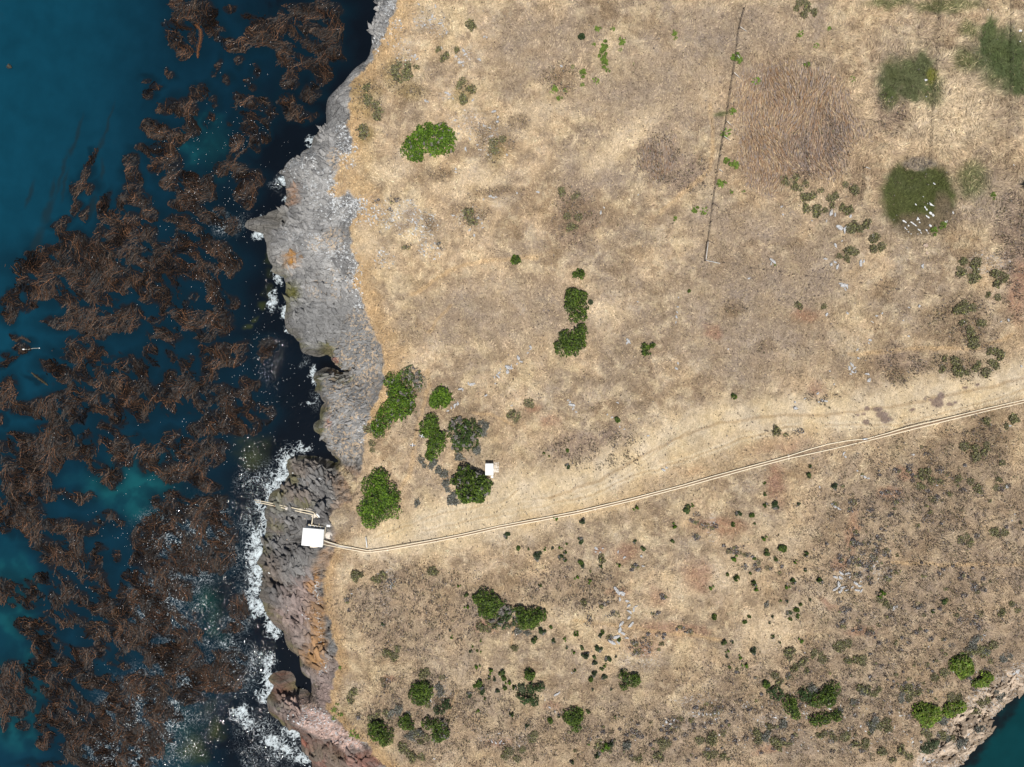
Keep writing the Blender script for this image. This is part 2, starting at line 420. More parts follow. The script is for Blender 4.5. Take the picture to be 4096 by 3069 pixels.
# coarse, safe: heights first, then relief on rock
GZ = height(GX, GY, SD)
GU, GV = w2px(GX, GY, GZ)
inside_g = poly_sd(GU, GV, GRASS)
jag = (fbm(GU / 22, GV / 22, 4, 9) - .5) * 34
grassm = sstep(-4, 5, inside_g + jag) * sstep(.5, 1.6, SD)
SLABS = []
rockm = 1 - grassm
GZ = np.where(SD > .1, GZ + rock_relief(GX, GY, GU, GV) * rockm * sstep(.1, 2.5, SD) * sstep(130, 110, np.hypot(GX, GY) - 40), GZ)
GZ = np.where((SD > .1), np.maximum(GZ, SEA + .05), GZ)

def Zat(x, y):
    x = np.atleast_1d(np.asarray(x, float)); y = np.atleast_1d(np.asarray(y, float))
    i = np.clip(np.searchsorted(X, x) - 1, 0, len(X) - 2); j = np.clip(np.searchsorted(Y, y) - 1, 0, len(Y) - 2)
    fx = (x - X[i]) / (X[i+1] - X[i]); fy = (y - Y[j]) / (Y[j+1] - Y[j])
    return GZ[j, i]*(1-fx)*(1-fy) + GZ[j, i+1]*fx*(1-fy) + GZ[j+1, i]*(1-fx)*fy + GZ[j+1, i+1]*fx*fy
def W(u, v, h=0.0, water=False):
    """world point whose height above the ground is h, seen at map position u,v ; returns (x,y,zground)"""
    if water:
        x, y = px2w(u, v, SEA + h); return float(x), float(y), SEA
    z = -2.0
    for _ in range(14):
        x, y = px2w(u, v, z + h); z = .5 * z + .5 * float(Zat(x, y)[0])
    return float(x), float(y), float(Zat(x, y)[0])
def Wv(U, V_, h=0.0):
    z = np.full(len(U), -2.0)
    for _ in range(12):
        x, y = px2w(U, V_, z + h); z = .5 * z + .5 * Zat(x, y)
    return x, y, Zat(x, y)
MPP = lambda z: (HC - z) / FPX

def samp(G, x, y):
    i = np.clip(np.searchsorted(X, x) - 1, 0, len(X) - 2); j = np.clip(np.searchsorted(Y, y) - 1, 0, len(Y) - 2)
    fx = (x - X[i]) / (X[i+1] - X[i]); fy = (y - Y[j]) / (Y[j+1] - Y[j])
    if G.ndim == 3: fx = fx[:, None]; fy = fy[:, None]
    return G[j, i]*(1-fx)*(1-fy) + G[j, i+1]*fx*(1-fy) + G[j+1, i]*(1-fx)*fy + G[j+1, i+1]*fx*fy

# ------------------------------------------------------------------ ground colours
GU, GV = w2px(GX, GY, GZ)
U, V_ = GU, GV
nA = fbm(GX / 9, GY / 9, 5, 40); nB = fbm(GX / 3.0, GY / 3.0, 4, 44); nC = fbm(GX / 22, GY / 22, 4, 47)
def lay(C, c, m): return C * (1 - m[..., None]) + np.asarray(c) * m[..., None]
C = np.zeros(GX.shape + (3,)) + D(208, 183, 150)
C = lay(C, D(172, 154, 132), sstep(.42, .62, nA) * .75)
C = lay(C, D(224, 202, 164), sstep(.52, .66, nC * .5 + nB * .5) * .8)
C = lay(C, D(160, 136, 108), sstep(.52, .68, fbm(GX / 6, GY / 6, 5, 60)) * .6)
nD = fbm(GX / 1.6 + nB * 3, GY / 1.6, 4, 63)
C = lay(C, D(148, 128, 104), sstep(.54, .72, nD) * .5)
C = lay(C, D(232, 212, 176), sstep(.46, .30, nD) * .5)
gold = (1 - sstep(20, 130, inside_g + jag * 2)) * (1 - sstep(1650, 1800, V_)) * (U < 2200)
C = lay(C, D(214, 178, 128), gold * .65)
gold2 = sstep(2150, 2250, V_) * (U < 1700) * (1 - sstep(10, 60, inside_g))
C = lay(C, D(196, 158, 108), gold2 * .6)
LAY = []
LAY.append((D(172, 154, 134), .75, [(2950,120,330,120),(2600,380,260,170),(2150,170,200,130),(2350,700,160,80),(3080,1150,330,160,-10),(3050,1380,300,130),(2100,1250,400,130),(2700,250,200,90),(3950,800,130,120),(2950,900,250,80)]))
LAY.append((D(228, 206, 172), .85, [(1890,730,130,55,-10),(1960,785,60,20),(2080,480,60,180,70),(2500,560,200,50,-40),(2400,1250,100,40),(1560,690,70,60),(1450,960,60,60),(3400,500,90,160,20),(3800,450,140,150),(3300,2400,90,60),(2500,2900,50,30),(3150,2150,100,60),(3080,2520,110,80),(2900,2300,80,60),(2700,2360,90,60),(1850,2730,60,40)]))
LAY.append((D(158, 130, 104), .7, [(3120,430,190,190,-15),(3300,520,170,200,10),(3060,640,130,150)]))
LAY.append((D(150, 130, 116), .75, [(2640,640,80,100),(2740,700,80,80),(3230,600,60,100),(3560,450,60,90),(3330,560,60,110),(2440,1800,110,85),(2300,1800,100,60),(2295,870,85,120),(3600,1450,110,60),(4060,1000,70,250)]))
LAY.append((D(140, 118, 92), .7, T(1366,0,[(1000,880,130,110),(650,1120,90,50),(1150,780,60,60),(1500,1400,110,140),(850,1380,100,80),(1420,520,110,100),(1000,1240,200,40),(560,1450,60,60)])+T(2730,1024,[(1380,770,80,60),(1850,740,140,80),(1700,690,130,60),(1800,400,180,120),(1880,540,130,60),(1650,1430,260,150),(1900,1250,200,200),(900,930,120,40),(540,590,60,40),(330,340,80,40)])))
LAY.append((D(146, 128, 82), .65, T(1366,0,[(160,640,90,110),(350,480,90,100),(450,600,80,60),(780,600,60,60),(150,860,50,60),(980,1000,60,80)])))
LAY.append((D(158, 138, 118), .62, [(3700,2250,460,420),(3300,2830,520,230),(2500,2950,900,110),(1750,2850,300,160),(3900,2600,250,200),(1650,2450,280,160),(2300,2350,200,80)]))
RED = T(2730,1024,[(640,1210,240,55,-15),(600,1480,60,130),(810,390,85,55),(1340,1540,70,50),(200,480,60,50),(870,880,60,60),(40,1370,110,40),(2180,230,70,200),(1450,1400,60,40)])+T(2730,2045,[(90,420,85,110),(1100,130,35,140),(1020,330,60,50),(60,775,110,30),(240,95,170,55),(1160,765,90,28),(950,600,60,20,30),(560,1550,100,30)])+T(1366,2045,[(1665,235,45,30),(1850,270,100,60),(1950,880,110,60),(2060,760,150,45),(935,745,60,35),(1790,510,70,25),(1350,1270,60,30),(2050,560,60,60),(300,1090,50,30),(1000,1500,80,25)])+T(1366,1024,[(1350,1080,70,35),(1250,970,60,30),(130,860,60,50)])
LAY.append((D(170, 126, 102), .62, RED))
for c, s, bl in LAY:
    m = blobmask(U, V_, bl, warp=26, wl=60, soft=.55, seed=int(s * 100) + len(bl)) * s
    C = lay(C, c, m * (.65 + .5 * nB))
# the track and the small footpaths
TRACK = [(1440,2190,30),(1600,2150,60),(1800,2090,80),(2000,2040,90),(2200,1990,85),(2400,1920,75),(2560,1830,65),(2700,1760,62),(2850,1700,62),(3050,1665,55),(3300,1660,60),(3500,1640,62),(3700,1600,60),(3900,1560,55),(4100,1510,50),(4400,1440,50)]
tr = linemask(U, V_, TRACK, 1.35, .55, 30)
C = lay(C, D(234, 213, 177), tr * .92)
C = lay(C, D(214,188,150), linemask(U, V_, [(2100,2060,50),(2400,2000,60),(2700,1890,60),(3000,1780,60),(3300,1720,40)], 1, .6, 30) * .6)
for pl in ([(1500,2150,40),(1750,2060,42),(2000,2010,40),(2300,1975,34),(2500,1905,28),(2640,1800,24),(2760,1722,22)],[(1700,2120,40),(2050,2050,36),(2350,1985,30),(2550,1900,26),(2750,1840,24),(2950,1760,22),(3200,1700,20)],[(2070,1880,26),(2080,1960,26),(2000,2020,30)],[(3300,1700,22),(3600,1700,24),(3900,1620,22),(4100,1560,20)]):
    C = lay(C, D(232, 210, 172), linemask(U, V_, pl, 1, .8, 26) * .55)
    for o_ in (-9, 9):
        C = lay(C, D(240, 222, 188), linemask(U, V_, [(a, b + o_, 4.5) for a, b, w in pl], 1, .7, 8) * .55)
    C = lay(C, D(188, 160, 122), linemask(U, V_, [(a, b, 3.5) for a, b, w in pl], 1, .8, 8) * .4)
for off in (-1, 1):
    rut = [(a, b + off * 22, 7) for a, b, w in TRACK[3:]]
    C = lay(C, D(236, 214, 176), linemask(U, V_, rut, 1, .7, 9) * .5)
C = lay(C, D(180,150,112), linemask(U, V_, [(a, b, 6) for a, b, w in TRACK[4:]], 1, .7, 9) * .5)
paths = [[(1560,2020,9),(1640,1900,10),(1660,1760,9),(1690,1640,8),(1715,1540,8),(1710,1480,7)],[(1715,1330,6),(1760,1270,6),(1800,1225,5)],[(1650,1180,8),(1800,1080,8),(1950,1040,8),(2150,1030,8)],
 [(2842,420,8),(2850,560,8),(2840,680,9),(2750,760,9),(2640,850,9)],[(1830,200,10),(1800,250,8)],[(1800,2860,5),(1810,2800,5),(1830,2760,6)],[(2055,2510,6),(2045,2580,6)],[(3560,2250,7),(3750,2260,7),(4096,2260,7)],[(3400,1420,8),(3700,1390,8),(3900,1400,7),(4050,1340,7)],[(2300,2480,7),(2600,2520,7),(2900,2560,7)],[(1900,1650,6),(1960,1660,6),(2060,1700,6)]]
for p in paths: C = lay(C, D(216, 184, 140), linemask(U, V_, p, 1, .6, 8) * .6)
# dark mud patches on the track
mud = [(3750,1612,26,20),(3765,1585,16,14),(3720,1600,10,6),(3455,1655,10,8),(3470,1635,12,8),(3800,1618,16,9),(3530,1660,26,14),(3510,1640,20,12),(3545,1680,26,12),(3430,1660,9,7),(3465,1690,14,9),(3650,1640,14,6),(3860,1550,10,6),(3910,1540,8,6),(3700,1590,6,5),(3820,1610,8,5)]
C = lay(C, D(148, 128, 116), blobmask(U, V_, mud, 6, 14, .25, 19) * .9)
# green rush circles
green = blobmask(U, V_, [(3565,320,58,85,15),(3650,310,82,88),(3690,260,50,50),(3640,370,60,40)], 26, 26, .5, 71)
C = lay(C, D(78, 90, 54), green * .9)
green2 = blobmask(U, V_, [(4020,235,118,118),(4070,330,70,60),(3960,180,60,70),(3950,120,25,50,20)], 28, 28, .5, 72)
C = lay(C, D(72, 92, 50), green2 * .9)
green3 = blobmask(U, V_, [(3672,785,152,150)], 14, 24, .16, 73)
green3 *= 1 - blobmask(U, V_, [(3675,648,60,26)], 20, 24, .5, 79)
C = lay(C, D(76, 86, 44), green3 * .95)
C = lay(C, D(140, 130, 118), blobmask(U, V_, [(3680,652,70,26)], 12, 40, .3, 74) * .85)
C = lay(C, D(128, 112, 92), blobmask(U, V_, [(3690,900,110,45),(3780,880,60,50),(3640,915,60,35),(3770,830,30,60)], 12, 40, .4, 75) * .8)
C = lay(C, D(96, 106, 62), blobmask(U, V_, [(3560,15,100,22),(3780,20,150,30),(3730,370,45,60),(3870,120,40,40),(3860,240,50,50,40),(3560,400,30,50),(3890,720,60,70),(2890,450,30,14)], 18, 40, .5, 76) * .8)
C = lay(C, D(130, 130, 52), blobmask(U, V_, [(3728,305,20,30)], 5, 20, .5, 78) * .8)
# -------- rock colours
R = np.zeros_like(C) + D(160, 158, 155)
def rl(c, bl, s=.85, soft=.4, warp=16, seed=80):
    global R
    m = blobmask(U, V_, bl, warp + 8, 24 if warp < 12 else 36, soft, seed)
    R = lay(R, c, m * s * (.7 + .5 * sstep(.35, .6, fbm(U / 9, V_ / 9, 3, 66))))
R = lay(R, D(180, 178, 174), sstep(.45, .6, nB) * .6)
R = lay(R, D(118, 117, 116), sstep(.50, .64, fbm(GX / 2.4, GY / 5, 4, 69)) * .7)
R = lay(R, D(140, 139, 137), sstep(1150, 1250, V_) * (1 - sstep(1440, 1480, V_)))
low = sstep(1820, 1870, V_) * (U < 2200)
R = lay(R, D(134, 132, 129), low)
R = lay(R, D(148, 130, 120), sstep(2230, 2420, V_) * low * sstep(.35, .6, nA) * .8)
R = lay(R, D(96, 92, 90), low * sstep(.5, .66, fbm(GX / 3.5, GY / 3.5, 4, 67)) * .7)
rl(D(134, 114, 96), [(1185,1885,50,45),(1250,1850,50,20),(1150,1960,40,40),(1085,2290,45,60),(1210,2000,40,30),(1100,2100,40,30)], .5)
rl(D(176, 148, 122), [(1380,2060,50,80),(1340,2240,50,60),(1290,2230,16,70,15),(1375,2150,50,50),(1400,1930,60,70),(1440,1990,40,80)], .8)
rl(D(206, 186, 152), [(1362,1870,20,20),(1390,1910,22,40,-40),(1420,1955,30,22,40)], .85)
rl(D(160, 140, 132), [(1180,2440,70,80),(1130,2480,30,60),(1230,2380,40,90),(1270,2750,60,80),(1300,2780,50,60)], .8)
rl(D(184, 136, 78), [(1258,2330,18,70),(1270,2450,26,80),(1280,2560,28,80),(1260,2640,50,40)], .75, .6)
rl(D(214, 182, 168), [(1180,2800,55,28),(1220,2850,60,40,30),(1290,2895,80,42,25),(1380,2950,90,34,28),(1250,2880,60,45,35)], .95, .25)
rl(D(122, 92, 78), [(1140,2870,34,60,-15),(1200,2935,80,18,25),(1300,2985,110,26,20),(1120,2790,26,50)], .85)
rl(D(156, 96, 80), [(1108,2680,22,42,-25),(1145,2730,20,50,-10),(1130,2770,20,24),(1218,2990,16,28)], .9)
rl(D(150, 106, 90), [(1420,3050,110,24,20),(1270,3062,60,26),(1470,3040,60,30)], .7)
rl(D(118, 104, 88), [(1260,3010,70,30),(1340,3030,40,34)], .8)
rl(D(184, 130, 52), [(1156,1004,11,9),(1164,1020,12,11),(1176,1038,12,12),(1172,1056,15,11),(1160,1072,17,10,-20),(1146,1082,12,8),(1246,2120,2,2)], .85, .3, 6)
rl(D(168, 128, 96), [(1178,765,17,26),(1185,800,20,20),(1160,885,8,8),(1165,1150,6,40)], .8, .4, 6)
rl(D(172, 100, 76), [(1345,1445,10,12),(1318,1690,12,22),(1330,1460,8,20)], .7, .4, 5)
rl(D(110, 108, 50), [(1180,1160,14,30),(1165,1215,14,18),(1245,1400,12,10),(1290,1520,10,20),(1300,1640,14,10),(1285,1720,12,12),(1190,1832,22,8),(1245,1826,40,6),(1098,2100,14,14),(1075,2140,12,10),(1225,2020,22,14),(1150,1190,12,26)], .75, .5, 8)
tide = (1 - sstep(.8, 3.0, SD + (nB - .5) * 3)) * sstep(.52, .62, fbm(GX / 2.2, GY / 2.2, 4, 68)) * sstep(1050, 1130, V_) * (U < 2200)
R = lay(R, D(124, 122, 48), tide * .75)
se = sstep(2900, 3100, U)
R = lay(R, D(214, 192, 168), se); R = lay(R, D(130, 112, 92), se * sstep(.45, .6, nB) * .8)
wet = (1 - sstep(.5, 2.2, SD + (nB - .5) * 1.5)) * (1 - se * .8)
R = lay(R, D(96, 90, 78), wet * .6 * sstep(430, 560, V_))
C = lay(C, R, rockm) if False else C * (1 - rockm[..., None]) + R * rockm[..., None]
SPECK = [(1190,650,90,50,-30),(1250,700,80,80),(1290,760,70,60),(1380,830,110,60,20),(1440,850,80,50,30),(1300,830,60,60),(1370,1060,80,90),(1430,1200,26,50,-25),(1400,1120,50,90),(1370,570,40,80),(1400,620,40,60),(1560,110,50,70),(1500,150,25,70),(1540,40,50,40),
 (1270,2480,18,160,-3),(1290,2650,30,60),(1440,1720,24,50),(1250,2870,100,40,30),(1380,2950,80,30,25),(1190,940,60,40),(1250,960,60,60)]
speck = blobmask(U, V_, SPECK, 14, 30, .5, 90) * .9 * (.45 + .55 * rockm)
SPG = [(1480,830,90,45,15),(1530,880,80,40,10),(1600,870,50,40),(1650,920,60,50),(1700,900,60,60),(1640,830,50,30),(1530,1040,50,40),(1720,1000,50,40),(1610,210,40,60),(1700,80,60,40),(1750,100,50,50),(1850,220,40,40),(1790,380,40,20),(1870,500,90,60),(1960,560,50,80),(1880,870,60,50),(3960,1050,90,50),
 (3460,2285,110,60),(3390,2450,20,60),(2850,2120,20,60),(2560,2620,80,60),(1560,2320,30,50),(1540,2440,20,60),(2800,2855,60,14),(2790,2800,100,20),(2020,2960,120,30),(1750,2780,60,60),(3080,2880,60,30)]
speck = np.maximum(speck, blobmask(U, V_, SPG, 16, 30, .5, 91) * .62 * (1 - rockm))
speck = np.maximum(speck, se * rockm * .6)
mott = blobmask(U, V_, [(1350,1130,80,50),(1300,1160,60,40),(1450,1330,70,90),(1400,1450,80,110),(1450,1450,70,140),(1360,1580,60,110),(1420,1650,70,110),(1350,1700,50,90),(1390,1780,70,60),(1330,960,50,40),(1260,980,30,30),(1340,640,30,50)], 16, 40, .4, 95) * .85
mott = np.maximum(mott, se * .6)

terrain = mk('ground', np.stack([GX.ravel(), GY.ravel(), GZ.ravel()], 1), np.zeros((0, 4), int), None) if False else None
ny, nx = GX.shape
idx = np.arange(nx * ny).reshape(ny, nx)
Q = np.stack([idx[:-1, :-1], idx[:-1, 1:], idx[1:, 1:], idx[1:, :-1]], -1).reshape(-1, 4)
terrain = mk('ground', np.stack([GX.ravel(), GY.ravel(), GZ.ravel()], 1), Q, terrain_material(), C.reshape(-1, 3), smooth=True,
             attrs={'rock': rockm, 'speck': speck, 'mottle': mott, 'bare': tr})
tag(terrain, kind='structure')

# ------------------------------------------------------------------ sea
WX = np.concatenate([-np.array([7000, 5000, 3500, 2500, 1800, 1200, 800, 500, 350, 250, 200, 170, 150, 140]), np.arange(-134, -28, .3), np.arange(-28, 90, 4), np.arange(90, 132, .4), np.array([135, 150, 180, 250, 350, 500, 800, 1500, 3000, 7000])])
WY = np.concatenate([-np.array([7000, 4500, 3000, 1800, 1200, 800, 500, 300, 200, 150, 120]), np.arange(-100, 98, .3), np.array([105, 120, 150, 200, 300, 500, 800, 1200, 1800, 3000, 4500, 7000])])
wx, wy = np.meshgrid(WX, WY, indexing='xy')
wu, wv = w2px(wx, wy, SEA)
wsd = -poly_sd(wx, wy, COASTW)      # positive at sea
n1 = fbm(wx / 14, wy / 14, 4, 101); n2 = fbm(wx / 3, wy / 3, 4, 105)
KS = KD
S = np.zeros(wx.shape + (3,)) + D(13, 54, 72)
S = lay(S, D(14, 72, 92), sstep(900, 100, wu + wv * .25) * .8)
S = lay(S, D(11, 42, 58), sstep(300, 1000, wu) * .85)
def wl(c, bl, s, soft=.8, warp=60, seed=110):
    global S
    S = lay(S, c, blobmask(wu, wv, bl, max(warp, 34), 60, soft, seed) * s * (.55 + .6 * sstep(.35, .6, n2)))
wl(D(24, 92, 98), [(830,590,80,90),(560,1950,150,110),(450,1930,120,60),(60,2400,80,160),(60,2800,120,150),(130,2650,60,60)], .8)
wl(D(24, 104, 84), [(880,2470,55,100),(890,2500,30,90,-25),(850,2400,70,80)], .9)
wl(D(20, 70, 66), [(1310,70,60,40),(740,2900,90,130),(700,3000,80,60)], .7)
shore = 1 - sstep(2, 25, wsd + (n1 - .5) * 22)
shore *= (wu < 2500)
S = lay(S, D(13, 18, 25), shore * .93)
wl(D(9, 12, 16), [(1230,2735,45,60),(1340,1470,60,26),(1320,1845,50,20)], 1.0, .6, 20)  # cleft and narrow inlets: their deep shade painted into the water colour
wl(D(14, 20, 28), [(1110,800,60,80),(1150,60,160,120),(1230,1850,90,40),(1000,2150,110,200),(950,2450,60,120),(1050,2600,140,90),(980,2980,220,110),(1040,2560,110,80),(1220,2700,60,70),(1430,150,60,140)], .8, .6, 30)
wl(D(66, 72, 36), [(1090,1020,16,26),(1080,1090,14,22),(1070,1170,14,26),(1040,1220,12,14),(1000,1310,16,14),(1025,1280,10,12),(870,2920,34,40),(760,3000,50,40),(1000,1800,60,60),(830,2840,30,30)], .55, .7, 20)
ses = (wu > 3000)
S = lay(S, D(8, 62, 66), ses * 1.0)
S = lay(S, D(24, 22, 24), ses * (1 - sstep(.3, 2.6, wsd + (n2 - .5) * 5)) * .85)
S = S * .84 * (1 + (n2 - .5) * .35)[..., None] * (.92 + .16 * fbm(wx / 7, wy / 22, 3, 108))[..., None]

# ---- kelp canopy
z = 1.618
KPOS = T(0,0,[(1210,20,100,60),(1320,70,80,70),(1200,130,80,70),(1150,200,80,80),(1190,270,90,80),(1180,340,60,40),(1370,180,50,50),(1090,150,35,20),(1100,480,40,25,30),(960,515,30,15),(1005,565,38,20),(960,620,30,40),(1310,580,40,35),(1300,640,30,35),(1385,640,28,45),(1350,780,25,45),(1410,410,20,40),(1390,470,25,30),(1480,510,30,40),(1490,50,30,30),
 (1620,105,50,22),(1440,230,35,50),(1500,290,70,40,20),(1570,300,60,45),(1650,240,60,60),(1720,260,100,50),(1700,180,80,60),(1800,160,100,70),(1900,90,110,60),(2050,60,150,50),(2000,200,130,60),(2100,330,110,80),(1950,400,120,60),(1850,330,70,60),(1880,510,60,60),(1650,450,25,40),(1600,520,25,30),(1550,400,20,25),(1640,550,30,30),(1560,630,40,40),(1660,680,100,50,20),(1700,750,80,60,40),(1600,830,50,40),(1530,710,28,28),(1490,790,22,35),(1850,660,60,50),(1900,720,80,50),(1990,760,60,40),(2010,600,70,50),(2080,480,60,60),(1990,250,40,80),(2140,200,70,90),
 (1060,700,60,28,-15),(1120,660,40,40),(1200,690,80,60),(1250,590,30,40),(980,810,50,35),(1050,850,90,50,10),(1150,870,100,50),(1230,840,60,50),(1240,770,40,50),(960,960,80,30,10),(1060,980,90,60),(1120,1040,60,60),(1010,1080,50,50),(850,1040,45,50),(850,1120,45,60),(870,1210,50,70),(840,1290,80,50),(930,1300,60,50),(960,1380,80,50),(880,1380,40,40),
 (1090,1190,40,40),(1180,1160,90,60),(1230,1230,90,80),(1350,1240,55,60),(1200,1320,100,40),(1280,1280,60,50),(1350,1180,40,50),(1540,930,60,50,30),(1510,1040,45,60),(1570,1130,60,60),(1640,1160,60,60),(1660,950,30,40),(1650,880,30,60),(1580,1260,70,70),(1430,1100,45,50),(1720,880,30,40),(1600,760,40,40),(1300,1380,70,35,25),(1400,1410,60,60),(1500,1460,50,60),(1150,1420,70,35),(1230,1500,80,70),(1200,1590,90,60),(1330,1600,110,60),(1440,1600,60,50),
 (600,1010,18,50,20),(560,1110,28,80,25),(590,1210,40,40),(500,1210,40,50,20),(500,1340,26,60),(560,1380,20,60,20),(670,1320,30,80,20),(700,1420,70,60),(770,1380,50,40),(750,1500,120,60),(850,1430,40,40),(600,1590,100,50),(700,1560,90,60),(820,1590,150,60),(480,1560,80,50),(400,1440,70,18,-20),(400,1490,30,50,40),(950,1520,80,70),(930,1600,90,50),(300,1620,60,40),(200,1640,60,30),(400,1620,60,50),(1020,1480,15,50)])
KPOS += T(0,1024,[(500,60,380,110),(1000,60,200,120),(1300,60,170,90),(1480,60,80,90),(1380,180,50,70),(200,180,90,60,10),(90,240,80,25,-20),(60,300,60,50),(130,340,120,30,-15),(50,390,50,50),(420,220,250,90),(700,200,150,90),(1000,200,120,100),(1080,260,90,90),(1200,280,70,50),(1430,270,90,50),(1500,290,50,50),(700,290,60,40),(390,430,110,42,5),(550,380,110,70),(620,470,110,70),(780,420,140,80),(860,380,60,60),(1050,360,30,50),(990,420,50,24,-10),(1190,390,80,50),(1280,430,80,70),(1400,400,110,60),(1300,500,90,50),(1460,460,50,50),(1060,500,100,50),(1130,540,60,40),(520,570,90,50,10),(450,640,110,35,15),(600,620,80,60),(980,620,50,60),(940,700,80,80),(800,660,80,40),(1110,630,26,60),(1200,690,50,60),(1300,620,30,40),(1440,610,110,55),(1570,590,50,40),(1370,750,60,35),(1400,680,80,50),(1500,670,80,40),(1720,570,60,50),(1700,640,50,40),
 (380,740,120,45,20),(330,700,70,30,20),(480,820,120,60),(650,780,160,100),(800,850,160,120),(920,900,90,110),(600,900,160,90),(250,970,150,50),(370,920,110,50,-20),(180,1000,100,30),(430,1050,110,60),(350,1000,130,50),(700,1000,150,70),(700,1090,100,50),(1100,790,50,50),(1080,880,110,60),(1250,830,100,60),(1350,880,120,70),(1450,870,100,50),(1250,950,110,60),(1620,820,60,40,20),(1560,880,60,50),(1100,970,60,50),(1550,980,120,60),(1650,1040,110,50),(1450,1070,90,60),(1370,1040,70,35),(1550,1110,120,60),(1740,1040,40,70,20),(1350,1120,60,50),(1280,1110,60,50),(910,1060,45,40),(1120,1150,60,30),(880,1170,25,28),(650,1170,120,60),(320,1130,100,50),(420,1170,50,50),(60,1230,100,80),(100,1180,120,40),(250,1230,200,60),(180,1330,160,90),(300,1330,90,90),(500,1240,110,70),(130,1430,130,90),(250,1430,90,70),(60,1530,80,90),(180,1580,110,110),(780,1250,80,70),(790,1320,70,50),(630,1370,80,40,30),(730,1430,60,60),(950,1270,60,80),(960,1350,50,60),(1080,1220,60,40),(1230,1230,60,50),(1370,1230,120,40),(1200,1310,130,70),(1330,1300,120,60),(1110,1390,90,80),(1250,1400,80,70),(1350,1490,90,40),(450,1550,110,40,15),(300,1540,60,60),(560,1560,60,20),(1110,1600,110,70),(1250,1610,100,50),(1400,1600,90,50),(60,860,60,80),(40,930,60,50),(150,595,45,40),(130,540,60,14,25),(40,640,30,20),(40,690,80,18,-25),(10,1060,25,40),(230,790,60,12,25)])
KPOS += T(0,2045,[(120,20,160,60),(200,100,80,60),(60,110,40,30),(400,110,170,60),(350,200,140,70),(480,190,60,60),(600,120,60,50),(720,60,90,50),(350,290,80,90),(450,330,120,90),(300,440,80,40),(580,400,110,70),(450,540,130,110),(600,520,120,120),(680,590,70,70),(560,640,100,50),(640,290,50,60),(740,290,40,40),(350,690,90,35,20),(500,700,70,40),(200,770,100,50,25),(60,530,90,80),(160,500,60,50),(200,600,60,40),(330,740,80,40,30),(300,880,90,80),(400,930,80,70),(250,1000,60,40),(350,1040,140,60),(450,1000,60,60),(360,1130,90,70),(550,1080,60,90),(650,1100,70,60),(700,1150,60,50),(900,180,60,90),(920,130,60,50),(900,310,60,60),(1000,150,90,120),(1050,300,160,120),(1200,200,200,180),(1400,150,130,130),(1400,300,120,100),(820,470,40,70),(860,560,100,110),(950,480,100,100),(1080,450,170,120),(1050,600,180,150),(1180,600,90,120),(1280,720,60,80),(760,720,120,100),(650,780,110,70),(850,800,120,90),(1000,780,170,90),(940,860,90,60),(1180,850,130,80),(600,910,110,50),(540,960,70,60),(790,970,70,60),(1040,960,100,80),(1200,950,150,90),(1350,950,220,70),(1450,1050,130,110),(1250,1080,170,120),(1050,1080,150,90),(900,1130,150,70),(800,1210,90,40),(1000,1210,150,80),(1200,1190,150,70),(1500,980,60,60),
 (80,1120,110,130),(150,1220,90,90),(40,1250,60,90),(30,1380,25,60),(450,1180,100,60),(500,1250,110,70),(350,1260,120,80),(300,1370,70,110),(290,1500,50,30),(150,1380,40,40),(450,1380,110,90),(600,1330,120,90),(700,1270,120,60),(830,1330,150,110),(650,1450,170,90),(850,1480,150,90),(500,1520,120,100),(700,1590,200,90),(900,1580,140,80),(1000,1440,100,100),(1060,1330,120,60),(1000,1550,60,60),(300,1640,130,22),(1550,600,60,90),(1500,750,80,40),(240,560,40,30)])
KNEG = T(0,1024,[(800,265,70,16),(1500,200,70,50),(1190,590,70,60),(1230,510,50,30),(1060,690,28,60),(1000,750,40,40),(350,520,60,30),(300,310,60,20),(840,620,60,16),(1500,745,90,20),(600,1070,40,60),(900,1110,110,20),(1000,1170,40,60),(560,1200,30,20),(380,850,60,18),(640,700,20,20),(1200,1060,70,30)])+T(0,2045,[(700,130,60,50),(480,20,180,26),(820,260,30,60),(700,350,40,40),(1350,560,110,110),(1380,700,110,80),(1040,845,60,20),(860,950,70,40),(700,1030,80,30),(620,1180,90,30),(570,850,50,25),(250,1250,20,60),(400,1480,30,30),(430,800,60,16),(730,450,40,50),(1100,1380,20,60),(1550,430,50,80)])
KPOS = [(b[0], b[1], b[2]*1.12, b[3]*1.12) + tuple(b[4:]) for b in KPOS]
def kelpmask(u, v, soft=.28):
    a = blobmask(u, v, KPOS, 22, 42, soft, 120); b = blobmask(u, v, KNEG, 14, 40, .35, 123)
    gap = sstep(.27, .41, fbm((u * .8 + v * .6) / 62, (v * .8 - u * .6) / 26, 4, 127))
    return a * (1 - b) * (.15 + .85 * gap)
km = kelpmask(wu, wv)
halo = blobmask(wu, wv, [(b[0], b[1], b[2] * 1.35, b[3] * 1.35) + tuple(b[4:]) for b in KPOS], 30, 60, .6, 121)
S = lay(S, D(9, 33, 44), halo * .75)
edge = sstep(.2, .95, km + (n2 - .5) * .9)
S = lay(S, D(30, 30, 32), edge * .86)
far_str = blobmask(wu, wv, T(0,0,[(500,870,12,110,18),(470,960,14,50,18),(400,1130,14,120,14),(420,1200,12,90,12),(340,1230,18,60,10),(310,1370,22,90,22),(240,1560,28,90,20),(700,800,9,120,14),(640,960,14,90,24),(600,1330,18,70,15),(660,1100,10,60),(190,1260,12,70,15)]), 10, 30, .7, 130)
S = lay(S, D(26, 44, 50), far_str * .7)
